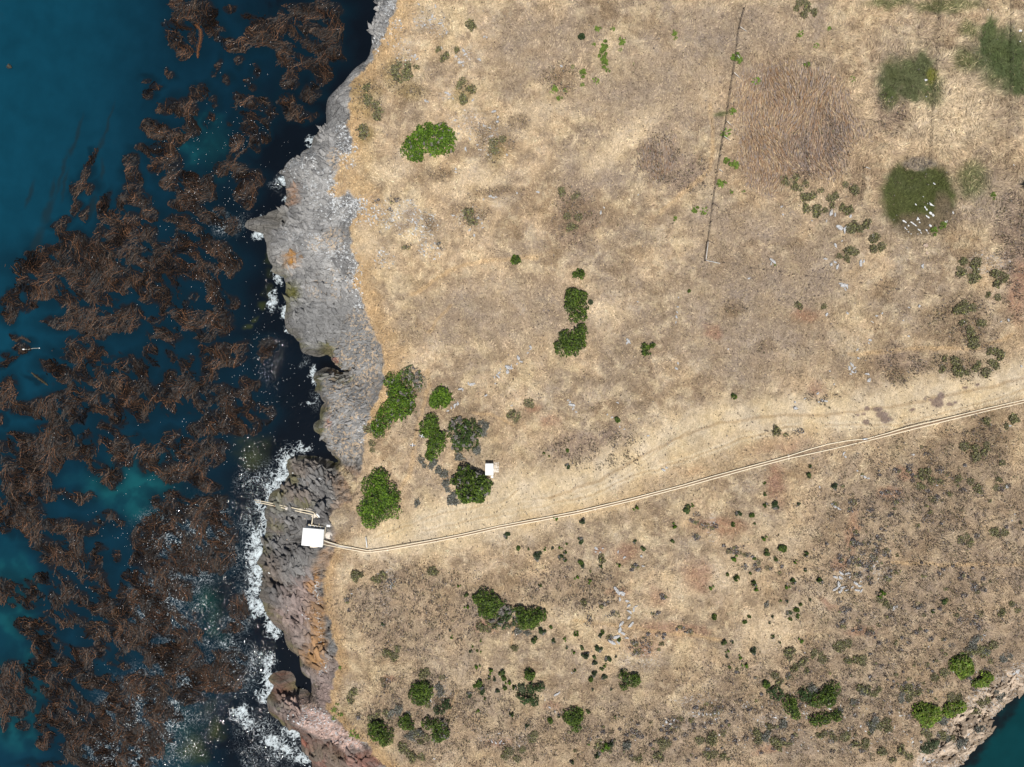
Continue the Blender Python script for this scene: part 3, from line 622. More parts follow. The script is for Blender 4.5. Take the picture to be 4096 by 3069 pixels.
FOAM = [(1140,1861,22,55,12),(1162,1897,20,20),(1165,1835,30,16),(1120,1925,24,30,30),(1097,1986,24,24),(1085,1955,20,24),(1072,2075,20,34),(1040,2030,16,20),(1030,2150,28,40,10),(1040,2204,26,34),(1020,2240,24,40),(1028,2285,32,60),(1022,2350,26,46),(1018,2410,26,36,-20),(1040,2440,14,20),(1089,2462,26,20),(1089,2507,26,28),(1105,2535,24,14,30),
 (1080,2645,26,26),(1068,2690,20,30),(1088,2740,30,36),(1065,2785,24,24),(971,2855,34,28),(1000,2895,26,20),(1174,2931,34,24,20),(1200,2950,16,14),(1100,2970,40,20,25),(1160,3000,50,20,20),(1225,3035,34,16,20),(1255,572,14,18),(1142,728,20,14,30),(1161,800,8,10),(1060,870,18,14),(1120,1110,20,16,40),(1098,1205,16,30),(1145,1250,14,20),(1175,1320,20,14,40),(1263,1500,10,30),(1275,1560,8,16),(1245,1620,22,9),(1030,950,18,14),(1200,1790,16,20),(1240,1800,20,10)]
foam = blobmask(wu, wv, [(b[0] - 7, b[1], b[2] * 1.02, b[3] * 1.1) + tuple(b[4:]) for b in FOAM], 24, 26, .9, 140)
GLINT_HAZE = [(884,2600,80,26),(960,2590,60,22),(750,2150,150,80),(850,2230,110,70),(640,2420,90,110),(560,2880,120,150),(480,3000,100,90),(850,2150,60,100),(1215,1440,20,16),(1240,1610,24,14),(1010,2660,50,60),(1000,2380,40,40),(930,2500,50,50),(800,2700,120,60),(930,900,30,40),(900,910,26,30),(1110,740,20,30)]
GLINT_HAZE += [(1040,1910,60,50),(1060,1980,50,50),(1020,2110,50,70),(985,2250,60,110),(990,2400,50,60),(1080,2970,90,70),(1030,2920,70,50),(1130,3030,80,40),(900,2700,120,60),(700,2350,100,120),(620,2900,140,120)]  # froth areas along the shore, with sun glints painted in as white dots
haze_f = blobmask(wu, wv, GLINT_HAZE, 60, 70, .9, 141) * (.25 + .75 * sstep(.4, .62, fbm(wx / 2.6, wy / 2.6, 4, 144))) * .75
chop = np.clip(.06 * (1 - sstep(5, 26, wsd)) + .75 * blobmask(wu, wv, [(1060,1950,110,180),(1000,2150,110,160),(980,2400,120,160),(1030,2900,180,170),(1080,3000,150,100),(960,2620,150,80),(1150,1450,110,160),(1190,1620,90,90),(1120,1150,50,120),(1100,780,60,80),(800,2300,200,300),(700,2900,250,250),(1050,2700,90,130),(820,600,60,60)], 30, 80, .8, 143), 0, 1)
chop = chop * (.12 + .88 * sstep(.42, .62, fbm(wx / 4.2, wy / 4.2, 4, 145))) * (1 - blobmask(wu, wv, [(1225,2720,50,70),(1250,1460,150,170),(1180,1640,110,110),(1330,1840,50,40)], 20, 40, .6, 146) * .8)
def water_material():
    m, nt, b = nmat('sea water'); L = nt.links; c = coords(nt)
    col = attr(nt, 'col'); fo = attr(nt, 'foam', 'Fac'); hz = attr(nt, 'glint_froth', 'Fac'); ch = attr(nt, 'chop', 'Fac')
    dist = N(nt, 'ShaderNodeTexNoise'); dist.inputs['Scale'].default_value = .6; dist.inputs['Detail'].default_value = 4; L.new(c, dist.inputs['Vector'])
    wv_ = N(nt, 'ShaderNodeVectorMath', operation='MULTIPLY_ADD'); L.new(dist.outputs['Color'], wv_.inputs[0]); wv_.inputs[1].default_value = (2.2, 2.2, 0); L.new(c, wv_.inputs[2])
    vo = N(nt, 'ShaderNodeTexVoronoi', feature='DISTANCE_TO_EDGE'); vo.inputs['Scale'].default_value = 1.1; L.new(wv_.outputs[0], vo.inputs['Vector'])
    lace = mrange(nt, vo.outputs['Distance'], .0, .13, 1, 0)
    fn = noise(nt, wv_.outputs[0], 1.3, 6, .7)
    t1 = math_(nt, 'ADD', math_(nt, 'MULTIPLY', fo, .95), mrange(nt, fn, .25, .75, -1.35, .45, False))
    f1 = mrange(nt, t1, .12, .85, 0, 1)
    on = mrange(nt, fo, .03, .22, 0, 1); f1 = math_(nt, 'MULTIPLY', f1, on)
    f2 = math_(nt, 'MULTIPLY', on, math_(nt, 'MULTIPLY', lace, mrange(nt, t1, -.35, .25, 0, .9)))
    f3 = math_(nt, 'MULTIPLY', hz, mrange(nt, noise(nt, wv_.outputs[0], 2.6, 5, .85), .52, .60, 0, 1))  # dotted white: froth plus sun glints put into the colour
    ft = math_(nt, 'MINIMUM', math_(nt, 'MAXIMUM', f1, math_(nt, 'MAXIMUM', f2, f3)), 1.0)
    L.new(mixc(nt, ft, col, tuple(D(228, 240, 244))), b.inputs['Base Color'])
    L.new(mrange(nt, ft, 0, 1, .05, .7), b.inputs['Roughness']); b.inputs['IOR'].default_value = 1.33
    w1 = noise(nt, c, .5, 2, .5); w2 = noise(nt, c, 1.5, 2, .5); w3 = noise(nt, c, 3.4, 1, .5)
    h = math_(nt, 'ADD', w1, math_(nt, 'ADD', math_(nt, 'MULTIPLY', w2, .5), math_(nt, 'MULTIPLY', w3, .30)))
    bump(nt, b, h, mrange(nt, ch, 0, 1, .012, 1.0), .75)
    return m
ny, nx = wx.shape
idx = np.arange(nx * ny).reshape(ny, nx)
Q = np.stack([idx[:-1, :-1], idx[:-1, 1:], idx[1:, 1:], idx[1:, :-1]], -1).reshape(-1, 4)
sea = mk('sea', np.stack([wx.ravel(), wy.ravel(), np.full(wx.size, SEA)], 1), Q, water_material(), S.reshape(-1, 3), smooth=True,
         attrs={'foam': foam, 'glint_froth': haze_f, 'chop': chop})
tag(sea, kind='structure')

# ---- kelp strands: ribbons with ragged fringes drifting in eddies
def flow(x, y):
    """unit direction of drift at world position"""
    e = .6
    def psi(a, b): return fbm(a / 13, b / 13, 3, 150) * 24 + fbm(a / 5, b / 5, 3, 155) * 8
    dx = (psi(x, y + e) - psi(x, y - e)) / (2 * e); dy = -(psi(x + e, y) - psi(x - e, y)) / (2 * e)
    bx, by = -.42, -.75
    dx = dx + bx; dy = dy + by * 1.0
    l = np.hypot(dx, dy) + 1e-6
    return dx / l, dy / l
def kelp_strands(n, seg, step, width, cols, zoff, seeds=None, lim=.42):
    r = np.random.default_rng(55 + n)
    if seeds is None:
        us = r.uniform(-120, 1560, n * 3); vs = r.uniform(-120, 3190, n * 3)
        k = kelpmask(us, vs); ok = k + r.normal(0, .12, len(k)) > r.uniform(.15, .95, len(k)); us = us[ok][:n]; vs = vs[ok][:n]
    else: us, vs = seeds
    x, y = px2w(us, vs, SEA); n = len(x)
    P = np.zeros((n, seg + 1, 2)); alive = np.ones((n, seg + 1), bool); P[:, 0, 0] = x; P[:, 0, 1] = y
    jig = r.normal(0, .55, n)
    for s in range(seg):
        fx, fy = flow(P[:, s, 0], P[:, s, 1]); a = jig + r.normal(0, .22, n); jig = jig + r.normal(0, .10, n)
        cx, sx = np.cos(a), np.sin(a)
        P[:, s+1, 0] = P[:, s, 0] + (fx * cx - fy * sx) * step; P[:, s+1, 1] = P[:, s, 1] + (fx * sx + fy * cx) * step
        uu, vv = w2px(P[:, s+1, 0], P[:, s+1, 1], SEA)
        alive[:, s+1] = alive[:, s] & (kelpmask(uu, vv) > lim * r.uniform(.2, 1.3, n))
    d = np.gradient(P, axis=1); d /= (np.linalg.norm(d, axis=2, keepdims=True) + 1e-9)
    nrm = np.stack([-d[..., 1], d[..., 0]], -1)
    t = np.linspace(0, 1, seg + 1)[None, :]
    w = width * (0.35 + .9 * np.sin(np.pi * np.clip(t * .9 + .08, 0, 1))) * r.uniform(.6, 1.5, (n, 1)) * np.where(np.arange(seg + 1)[None, :] % 2, 2.0, .35)
    zz = SEA + zoff + r.uniform(0, .10, (n, 1)) + r.normal(0, .03, (n, seg + 1))
    A = np.concatenate([P + nrm * w[..., None], (zz - r.uniform(0, .05, zz.shape))[..., None]], -1); B = np.concatenate([P - nrm * w[..., None], (zz + r.uniform(0, .05, zz.shape))[..., None]], -1)
    Vv = np.stack([A, B], 2).reshape(-1, 3)
    base = (np.arange(n)[:, None] * (seg + 1) + np.arange(seg)[None, :]) * 2
    F = np.stack([base, base + 1, base + 3, base + 2], -1)[alive[:, 1:]]
    ci = r.integers(0, len(cols), n); cc = np.array(cols)[ci] * r.uniform(.7, 1.3, (n, 1))
    cc = cc * .66 * (.35 + 1.25 * sstep(.3, .68, fbm(x / 1.7, y / 1.7, 3, 157)))[:, None]
    cc = cc[:, None, None, :] * r.uniform(.7, 1.3, (n, seg + 1, 1, 1)) * np.ones((1, 1, 2, 1))
    return Vv, F.reshape(-1, 4), cc.reshape(-1, 3)
parts_k = [kelp_strands(23000, 9, .36, .062, [D(48,37,31), D(58,44,36), D(30,28,28), D(66,51,40), D(38,33,30), D(24,25,27)], .02),
           kelp_strands(7500, 11, .36, .026, [D(104,74,56), D(88,66,50), D(70,56,46), D(120,86,62), D(100,84,70)], .14)]
off = 0; VV = []; FF = []; CC = []
for v_, f_, c_ in parts_k: VV.append(v_); FF.append(f_ + off); CC.append(c_); off += len(v_)
kelp = mk('kelp', np.concatenate(VV), np.concatenate(FF), M['kelp'], np.concatenate(CC))
tag(kelp, 'brown giant kelp canopy floating in curling mats along the shore', 'kelp', kind='stuff')

# ------------------------------------------------------------------ dry grass: bent blades lying over in swirls
def grass_blades(n, seed):
    r = np.random.default_rng(seed)
    u = r.uniform(-60, 4160, n); v = r.uniform(-60, 3130, n)
    ok = (u > 1250); u, v = u[ok], v[ok]
    x, y, z = Wv(u, v)
    gm = samp(grassm, x, y); t = samp(tr, x, y); g = samp(np.maximum(np.maximum(green, green2), green3), x, y)
    ok = (gm > .6) & (r.random(len(u)) > t * .75); u, v, x, y, z, t, g = [q[ok] for q in (u, v, x, y, z, t, g)]
    base = samp(C, x, y)
    red = blobmask(u, v, [(3120,430,200,190,-15),(3300,520,160,190,10),(3060,640,120,140),(2640,640,80,90)], 60, 130, .5, 161) * (1 - g)
    tall = blobmask(u, v, [(3800,450,420,480),(3300,500,300,300)], 20, 60, .5, 162)
    ang = fbm(x / 5, y / 5, 3, 170) * 17 + r.normal(0, .42, len(u))
    ang = np.where(red > r.uniform(.25, .75, len(u)), 1.75 + r.normal(0, .22, len(u)) + (fbm(x / 6, y / 6, 2, 171) - .5) * 2.2, ang)
    ln = r.uniform(.3, .9, len(u)) * (1 + .55 * tall + .5 * red) * (1 - .4 * g) * (1 - .55 * t)
    lift = r.uniform(.12, .75, len(u)); wd = r.uniform(.028, .07, len(u)) * (1 + .35 * tall)
    cx, sy = np.cos(ang), np.sin(ang); zz = z + .02
    hx = cx * np.cos(lift); hy = sy * np.cos(lift); hz = np.sin(lift)
    b1 = np.stack([x - sy * wd, y + cx * wd, zz], 1); b2 = np.stack([x + sy * wd, y - cx * wd, zz], 1)
    tip = np.stack([x + hx * ln, y + hy * ln, zz + hz * ln], 1)
    Vv = np.stack([b1, b2, tip], 1).reshape(-1, 3); F = np.arange(len(x) * 3).reshape(-1, 3)
    tone = np.clip(r.normal(1.14, .22, len(u)) * (.62 + .76 * fbm(x / .75, y / .75, 3, 175)) * (.8 + .4 * fbm(x / 2.6, y / 2.6, 3, 176)), .4, 2.0)
    c = base * tone[:, None]
    straw = r.random(len(u)) < (.16 * (1 - g)); c[straw] = c[straw] * .45 + D(236, 212, 168) * .6
    drk = r.random(len(u)) < .10; c[drk] *= .5
    rs = (red > r.uniform(.3, .9, len(u))) & (r.random(len(u)) < .22); c[rs] = D(168, 132, 100)
    gr = (red > .4) & (r.random(len(u)) < .25); c[gr] = D(166, 152, 144)
    c = np.repeat(np.clip(c, 0, .8), 3, 0)
    return Vv, F, c
gv, gf, gc = grass_blades(620000, 33)
o = mk('dry_grass', gv, gf, M['straw'], gc); tag(o, 'dry straw coloured grass covering the headland', 'grass', kind='stuff')
del gv, gf, gc

# ------------------------------------------------------------------ where things are, in words
LAND = [(1957,1878,'white shed'),(1250,2150,'white pump house'),(1887,1940,'shed tree'),(1520,2000,'bright coastal bush'),(1708,570,'heart-shaped bush'),(2305,1217,'upper central bush'),
 (2282,1360,'lower central bush'),(1580,1590,'long cliff bush'),(2820,1045,'fence corner'),(3680,790,'stony green circle'),(3625,310,'upper green circle'),(4020,240,'corner green patch'),
 (1940,2420,'elongated thicket'),(1680,2780,'round lower bush'),(3800,2680,'lime green bush'),(3400,2800,'dark green thicket'),(3469,1755,'pipeline bend'),
 (3850,1610,'muddy track'),(2312,2045,'pipeline middle'),(1467,2205,'pipeline elbow'),(2520,2740,'lone dark bush'),(3050,480,'rusty reed bed'),(1170,1040,'orange rock stain'),
 (2500,2450,'curved rock slab'),(3390,2320,'grey rubble patch'),(2125,2770,'mid scrub bushes'),(1320,180,'north cliff edge'),(2900,2160,'purple ground patch'),(3060,2230,'blackened brush'),
 (3700,2000,'eastern scrub'),(3950,1500,'eastern track end'),(4000,2950,'corner cove'),(2700,2900,'bottom scrub'),(2950,1400,'plain grass middle'),(2300,200,'northern weeds'),(3250,760,'cactus bank')]
ORD = ['', 'second ', 'third ', 'fourth ', 'fifth ', 'sixth ', 'seventh ', 'eighth ', 'ninth ', 'tenth ', 'eleventh ', 'twelfth ', 'thirteenth ', 'fourteenth ', 'fifteenth ', 'sixteenth ']
_pending = []
def where_label(o, look, u, v):
    best = min(LAND, key=lambda L: math.hypot(L[0]-u, L[1]-v) + (60 if math.hypot(L[0]-u, L[1]-v) < 25 else 0))
    du, dv = u - best[0], v - best[1]
    if abs(du) > 2.2 * abs(dv): side = 'right of' if du > 0 else 'left of'
    elif abs(dv) > 2.2 * abs(du): side = 'below' if dv > 0 else 'above'
    else: side = ('below' if dv > 0 else 'above') + (' right of' if du > 0 else ' left of')
    _pending.append((o, look, side, best[2], math.hypot(du, dv)))
def finish_labels():
    g = {}
    for p in _pending: g.setdefault((p[1], p[2], p[3]), []).append(p)
    for k, lst in g.items():
        lst.sort(key=lambda p: p[4])
        for i, p in enumerate(lst):
            q = '' if len(lst) == 1 else (ORD[i] if i < len(ORD) else str(i + 1) + 'th ') + 'nearest '
            if len(lst) > 1 and i == 0: q = 'nearest '
            p[0]['label'] = f"{p[1]}, {q}{p[2]} the {p[3]}"

# ------------------------------------------------------------------ bushes and trees
def leafcloud(circles, n, size, cols, h, seed, sparse=0.0, grey=.0, lump=.35, x0=0, y0=0, z0=0, ground=True):
    """circles in metres (x, y, r). returns leaf quads filling an uneven dome"""
    r = np.random.default_rng(seed); cs = np.array(circles, float)
    a = cs[:, 2] ** 2; pick = r.choice(len(cs), n, p=a / a.sum())
    th = r.uniform(0, 2 * np.pi, n); q = np.sqrt(r.random(n))
    c = cs[pick]
    ed = 1 + .30 * (vnoise(np.cos(th) * 2.6 + pick * 3.1 + seed, np.sin(th) * 2.6 + pick) - .5) * 2 + .16 * (vnoise(np.cos(th) * 8 + pick, np.sin(th) * 8 + seed) - .5) * 2
    x = c[:, 0] + np.cos(th) * q * c[:, 2] * ed; y = c[:, 1] + np.sin(th) * q * c[:, 2] * ed
    dome = np.zeros(n)
    for k in cs: dome = np.maximum(dome, np.sqrt(np.clip(1 - ((x - k[0])**2 + (y - k[1])**2) / (k[2]*1.12)**2, 0.02, 1)) * (.55 + .45 * k[2] / cs[:, 2].max()))
    lm = fbm((x + x0) / .9, (y + y0) / .9, 3, seed % 50) - .5
    hole = fbm((x + x0) / .55 + 9, (y + y0) / .55, 2, seed % 40 + 9)
    keep = hole > (.26 + sparse * .35)
    top = h * dome * (1 + lump * 2 * lm)
    z = top * (1 - .55 * r.random(n) ** 2.2)
    if ground: gz = Zat(x + x0, y + y0) - z0
    else: gz = 0
    z = z + gz + .05
    nx_ = (x - c[:, 0]) / c[:, 2] * .5 + r.normal(0, .5, n); ny_ = (y - c[:, 1]) / c[:, 2] * .5 + r.normal(0, .5, n)
    Nn = np.stack([nx_, ny_, np.abs(r.normal(.9, .35, n)) + .15], 1); Nn /= np.linalg.norm(Nn, axis=1, keepdims=True)
    tv = r.normal(0, 1, (n, 3)); A = np.cross(Nn, tv); A /= np.linalg.norm(A, axis=1, keepdims=True) + 1e-9; B = np.cross(Nn, A)
    s = size * r.uniform(.55, 1.35, n)
    A = A * (s * 1.25)[:, None]; B = B * (s * .62)[:, None]
    P = np.stack([x, y, z], 1)
    Vv = np.stack([P - A, P + B + Nn * (s * .15)[:, None], P + A, P - B], 1)
    ci = r.integers(0, len(cols), n); cc = np.array(cols)[ci] * r.uniform(.7, 1.35, (n, 1))
    clump = .45 + 1.1 * fbm((x + x0) / 1.1 + 4, (y + y0) / 1.1, 3, seed % 30)
    cc = cc * clump[:, None]
    if grey > 0:
        gm = fbm((x + x0) / .8 + 20, (y + y0) / .8, 3, seed % 20) > (.72 - grey * .25)
        cc[gm] = np.array(D(140, 134, 128)) * r.uniform(.6, 1.1, (gm.sum(), 1))
    Vv = Vv[keep].reshape(-1, 3); cc = np.repeat(cc[keep], 4, 0)
    F = np.arange(len(Vv)).reshape(-1, 4)
    return Vv, F, np.clip(cc, 0, .6)
def limbs(circles, h, seed, k=7, r0=.09, x0=0, y0=0, z0=0, grow=.8):
    rr = random.Random(seed); mb = MB()
    for c in circles:
        if len(circles) > 1: mb.tube([(circles[0][0], circles[0][1], float(Zat(circles[0][0] + x0, circles[0][1] + y0)[0]) - z0 + .1), (c[0], c[1], float(Zat(c[0] + x0, c[1] + y0)[0]) - z0 + .15)], r0, 5, False) if c is not circles[0] else None
        for i in range(k):
            an = 2 * math.pi * i / k + rr.uniform(-.4, .4); L = c[2] * rr.uniform(.5, grow)
            pts = [(c[0], c[1], 0)]
            g0 = float(Zat(c[0] + x0, c[1] + y0)[0]) - z0
            for s in range(1, 5):
                t = s / 4; bx = c[0] + math.cos(an + rr.uniform(-.25, .25)) * L * t; by = c[1] + math.sin(an + rr.uniform(-.25, .25)) * L * t
                pts.append((bx, by, g0 + h * (.85 * t ** .7) * (.5 + .5 * c[2] / max(q[2] for q in circles))))
            pts[0] = (c[0], c[1], g0 - .1)
            mb.tube(pts, [r0, r0 * .8, r0 * .6, r0 * .4, r0 * .15], 5, False)
    return mb
BR = [D(74,104,20), D(92,122,28), D(58,86,16), D(108,136,40), D(48,70,15)]
DK = [D(68,90,24), D(84,106,32), D(52,70,20), D(98,118,42), D(40,54,16)]
DD = [D(46,64,30), D(58,78,36), D(36,52,26), D(68,88,44)]
LM = [D(104,126,36), D(86,110,28), D(122,142,50), D(68,90,24), D(92,116,40), D(110,112,60)]
GG = [D(64,76,48), D(80,90,60), D(50,62,40), D(92,96,70)]
def bush(circ, h, cols, look, seed, name='bush', dens=48, size=.165, sparse=0, grey=0, cat='bush', group=None, stemk=6, lump=.35, label=None, trunk=False, lims=.85):
    """circ: list of (u, v, radius) in map units"""
    u0 = sum(c[0] * c[2] for c in circ) / sum(c[2] for c in circ); v0 = sum(c[1] * c[2] for c in circ) / sum(c[2] for c in circ)
    x0, y0, z0 = W(u0, v0, h * .5); cs = []
    for c in circ:
        x, y, zz = W(c[0], c[1], h * .5); cs.append((x - x0, y - y0, c[2] * MPP(zz + h * .5)))
    area = sum(math.pi * c[2] ** 2 for c in cs); n = int(min(12000, max(400, area * dens)))
    root = empty(name, (x0, y0, z0), 0, None, cat, group)
    Vv, F, cc = leafcloud(cs, n, size, cols, h, seed, sparse, grey, lump, x0, y0, z0)
    mk('crown' if name.endswith('tree') else 'foliage', Vv, F, M['leaf'], cc, root)
    if trunk:
        mb = MB(); mb.tube([(0, 0, -.2), (.1, .05, h * .3), (.05, .15, h * .6)], [.28, .22, .15], 9)
        mb.build('trunk', M['bark'], root)
    limbs(cs[:4], h, seed, stemk, .07, x0, y0, z0, lims).build('branches' if name.endswith('tree') else 'stems', M['deadwood'] if grey else M['bark'], root)
    if label: root['label'] = label
    else: where_label(root, look, u0, v0)
    return root
A2 = (1366, 0); A5 = (1366, 1024); A8 = (1366, 2045); A9 = (2730, 2045); A6 = (2730, 1024); A3 = (2730, 0)
def t3(o, l): return T3(o[0], o[1], l)
bush(t3(A2, [(600,900,105),(690,880,55),(660,860,60),(470,960,85),(490,1010,42),(505,830,28),(560,860,70),(680,950,50),(620,960,55),(450,930,55),(500,900,60)]), 1.5, BR, '', 1, grey=.05, size=.17, dens=40, lims=1, label='low heart-shaped bright green bush on the upper headland near the cliff')
bush(t3(A2, [(1555,238,20)]), .9, DD, '', 2, label='tiny round dark bush alone near the top edge, left of bright weeds')
bush(t3(A5, [(1128,25,31)]), 1.2, DK, '', 3, label='small round dark bush alone in the middle of the dry grass')
bush(t3(A5, [(1545,110,27),(1512,122,22),(1550,130,22)]), 1.2, DK, '', 4, label='small oval bush just above the two large central bushes')
bush(t3(A5, [(1500,255,52),(1550,262,44),(1485,320,44),(1545,335,52),(1560,385,38),(1512,398,36),(1475,290,36)]), 2.6, DK, '', 5, label='large dark green bush, upper of the two central bushes on the dry grass')
bush([(2362,1209,9)], .7, GG, '', 6, label='tiny grey-green bush touching the right side of the upper central bush')
bush(t3(A5, [(1540,500,52),(1450,525,48),(1430,590,52),(1490,600,54),(1530,560,58),(1555,470,32)]), 2.6, DK, '', 7, label='large kidney-shaped bush, lower of the two central bushes on the dry grass')
bush(t3(A5, [(1965,590,28),(1978,612,32),(2016,578,19),(1960,630,18)]), 1.5, DK, '', 8, sparse=.2, label='small notched dark bush right of the lower central bush')
bush(t3(A5, [(400,755,32),(335,805,58),(395,845,62),(355,880,70),(420,915,65),(375,960,95),(320,1010,82),(270,1060,66),(235,1110,50),(240,1145,40),(425,985,50),(300,820,36)]), 2.2, BR, '', 9, grey=.05, dens=30, label='longest bright green bush stretched along the cliff top')
bush(t3(A5, [(470,790,60),(495,830,42),(440,740,34)]), 1.1, [D(112,116,92), D(84,100,56), D(140,132,128), D(66,92,30)], '', 10, grey=.6, sparse=.5, name='dry_shrub', cat='shrub', label='half-dead grey shrub against the upper right end of the long cliff bush')
bush(t3(A5, [(640,905,58),(668,930,52),(620,940,56),(660,880,34),(600,955,34)]), 2.0, BR, '', 11, label='rounded bright green bush between the long cliff bush and the pale rock chain')
bush(t3(A5, [(580,1070,50),(560,1120,60),(620,1190,62),(600,1235,62),(575,1290,38),(650,1170,40),(550,1150,30)]), 2.6, DK+BR[:2], '', 12, label='tall green bush beside the flying gulls')
bush(t3(A5, [(760,1110,66),(830,1130,72),(760,1180,62),(820,1200,60),(755,1240,38),(720,1100,30)]), 1.8, DD+DK[:2], '', 13, grey=.3, sparse=.25, label='dull green shrub streaked with grey dead twigs above the white shed')
bush([(1515,1925,45),(1488,1960,52),(1545,1970,47),(1495,2010,60),(1548,2030,52),(1482,2060,48),(1475,2088,30),(1560,2000,42),(1456,2040,32),(1520,1900,26)], 3.2, BR, '', 14, dens=30, label='largest bright green bush above the pipeline elbow, right of the rocky shore')
bush(t3(A5, [(800,1420,62),(880,1440,46),(845,1500,100),(900,1490,64),(728,1460,28),(800,1560,42),(890,1560,40),(905,1580,20)]), 5.0, DK, '', 15, name='oak_tree', cat='tree', grey=.12, lump=.55, dens=34, size=.24, trunk=True, label='dark green broad tree standing left of and below the white shed')
bush(t3(A8, [(920,565,62),(985,600,58),(935,640,60),(880,570,32),(970,660,40)]), 2.4, DK, '', 16, label='roundish dark bush at the left end of the elongated thicket')
bush(t3(A8, [(1060,640,60),(1120,690,55),(1060,720,50),(1010,700,46),(990,730,40)]), 1.2, DD+GG[:2], '', 17, sparse=.55, grey=.45, name='dry_shrub', cat='shrub', label='sparse grey and green shrub in the middle of the elongated thicket')
bush(t3(A8, [(1155,650,40),(1225,690,72),(1290,680,40),(1180,725,45),(1240,730,40)]), 2.6, DK, '', 18, label='dark green bush at the right end of the elongated thicket')
bush(t3(A8, [(1217,1060,36)]), 1.6, DK, '', 19, label='neat round dark bush at the top of the mid scrub')
bush(t3(A8, [(1175,1145,32)]), 1.0, GG, '', 20, sparse=.4, label='small grey-green bush left of the twin-lobed bush in the mid scrub')
bush(t3(A8, [(1235,1145,36),(1285,1140,32)]), 1.4, DD, '', 21, sparse=.2, label='twin-lobed dark bush in the mid scrub')
bush(t3(A8, [(1190,1208,42),(1245,1230,36),(1150,1190,24)]), 1.6, DD, '', 22, sparse=.15, label='lowest dark bush of the mid scrub')
bush(t3(A8, [(500,1190,70),(540,1170,55),(490,1150,40),(520,1220,40)]), 2.6, DK, '', 23, label='round dark bush near the lower cliff edge, highest of four')
bush(t3(A8, [(230,1430,64),(280,1465,56),(210,1400,40),(270,1500,30)]), 2.6, DK, '', 24, label='large dark bush nearest the pink cliff at the bottom')
bush(t3(A8, [(410,1370,46),(440,1390,30),(420,1340,24)]), 1.8, DK, '', 25, label='small dark bush between the cliff bush and the grey-topped bush')
bush(t3(A8, [(640,1415,60),(620,1460,44),(560,1380,42),(665,1450,36)]), 2.4, DK, '', 26, grey=.15, sparse=.1, label='dark bush with a grey bald patch on its left side, lower headland')
bush(t3(A8, [(632,1290,36),(685,1250,34)]), 1.3, DD, '', 27, sparse=.25, label='slanting dull bush above the grey-topped bush')
bush(t3(A8, [(1500,1335,58),(1530,1330,40),(1520,1405,34),(1470,1345,36)]), 2.2, DK, '', 28, label='dark bush below the scatter of shrubs, lower middle of the headland')
bush(t3(A8, [(1830,1070,36),(1890,1100,44),(1830,1140,26),(1905,1080,26)]), 2.2, DK, '', 29, label='lone three-lobed dark bush right of the scattered small shrubs')
bush(t3(A9, [(1820,1005,66),(1850,1030,44),(1780,1000,44),(1810,1060,30)]), 2.2, LM, '', 30, size=.24, label='round lime green bush, uppermost of the lime bushes near the cove')
bush(t3(A9, [(1960,1095,52),(1990,1085,30),(1910,1120,28)]), 1.8, LM, '', 31, size=.24, label='small lime green bush nearest the cove')
bush(t3(A9, [(1560,1310,60),(1620,1320,64),(1590,1360,50),(1530,1300,36)]), 2.2, LM, '', 32, size=.22, label='largest lime green bush, lower left of the lime bushes')
bush(t3(A9, [(1740,1290,48),(1800,1270,44),(1720,1310,30)]), 1.8, LM, '', 33, size=.22, label='wide lime green bush touching the largest lime bush on its right')
bush(t3(A9, [(610,1185,48),(580,1160,30)]), 1.4, DD, '', 34, sparse=.35, label='thin grey-green bush at the left of the dark green thicket')
bush(t3(A9, [(542,1122,24)]), 1.2, DK, '', 35, label='small green bush at the upper left tip of the dark green thicket')
bush(t3(A9, [(700,1240,46),(715,1290,42),(740,1325,28)]), 2.0, DK, '', 36, label='upright dark green bush in the left half of the dark green thicket')
bush(t3(A9, [(975,1155,50),(930,1190,50),(880,1225,48),(950,1225,46),(840,1240,26)]), 2.2, DK, '', 37, label='largest bush of the dark green thicket, slanting up to the right')
bush(t3(A9, [(785,1190,46),(820,1200,30)]), 1.4, DD, '', 38, sparse=.25, label='dull bush in the centre of the dark green thicket')
bush(t3(A9, [(865,1360,44),(930,1345,40),(1000,1325,38)]), 1.8, DK, '', 39, label='flat wide bush at the bottom of the dark green thicket')
bush(t3(A9, [(1590,1535,48),(1635,1505,36),(1560,1550,24)]), 1.4, GG, '', 40, label='dark grey-green bush leaning along the slope above the corner cove')

# small shrubs: four originals, then copies
protos = []
for k in range(7):
    r0 = empty('small_shrub', (0, 0, 0), 0, None, 'shrub', 'small shrubs scattered over the dry headland')
    cs = [(0, 0, random.uniform(.35, .6))] + [(random.uniform(-.6, .6), random.uniform(-.5, .5), random.uniform(.2, .42)) for _ in range(4)]
    Vv, F, cc = leafcloud(cs, 430, .14, [DK + DD[:2], DD + GG[:2], BR[:3] + DK[:2], DK, GG + DD, DD + [D(104,100,52)], DK][k], 1.0, 200 + k, .32, .1, .6, ground=False)
    mk('foliage', Vv, F, M['leaf'], cc, r0)
    mb = MB()
    for i in range(7):
        an = i * .9; mb.tube([(0, 0, -.1), (math.cos(an) * .25, math.sin(an) * .25, .4), (math.cos(an) * .5, math.sin(an) * .5, .75)], [.03, .02, .008], 5, False)
    mb.build('stems', M['bark'], r0); protos.append(r0)
used = set()
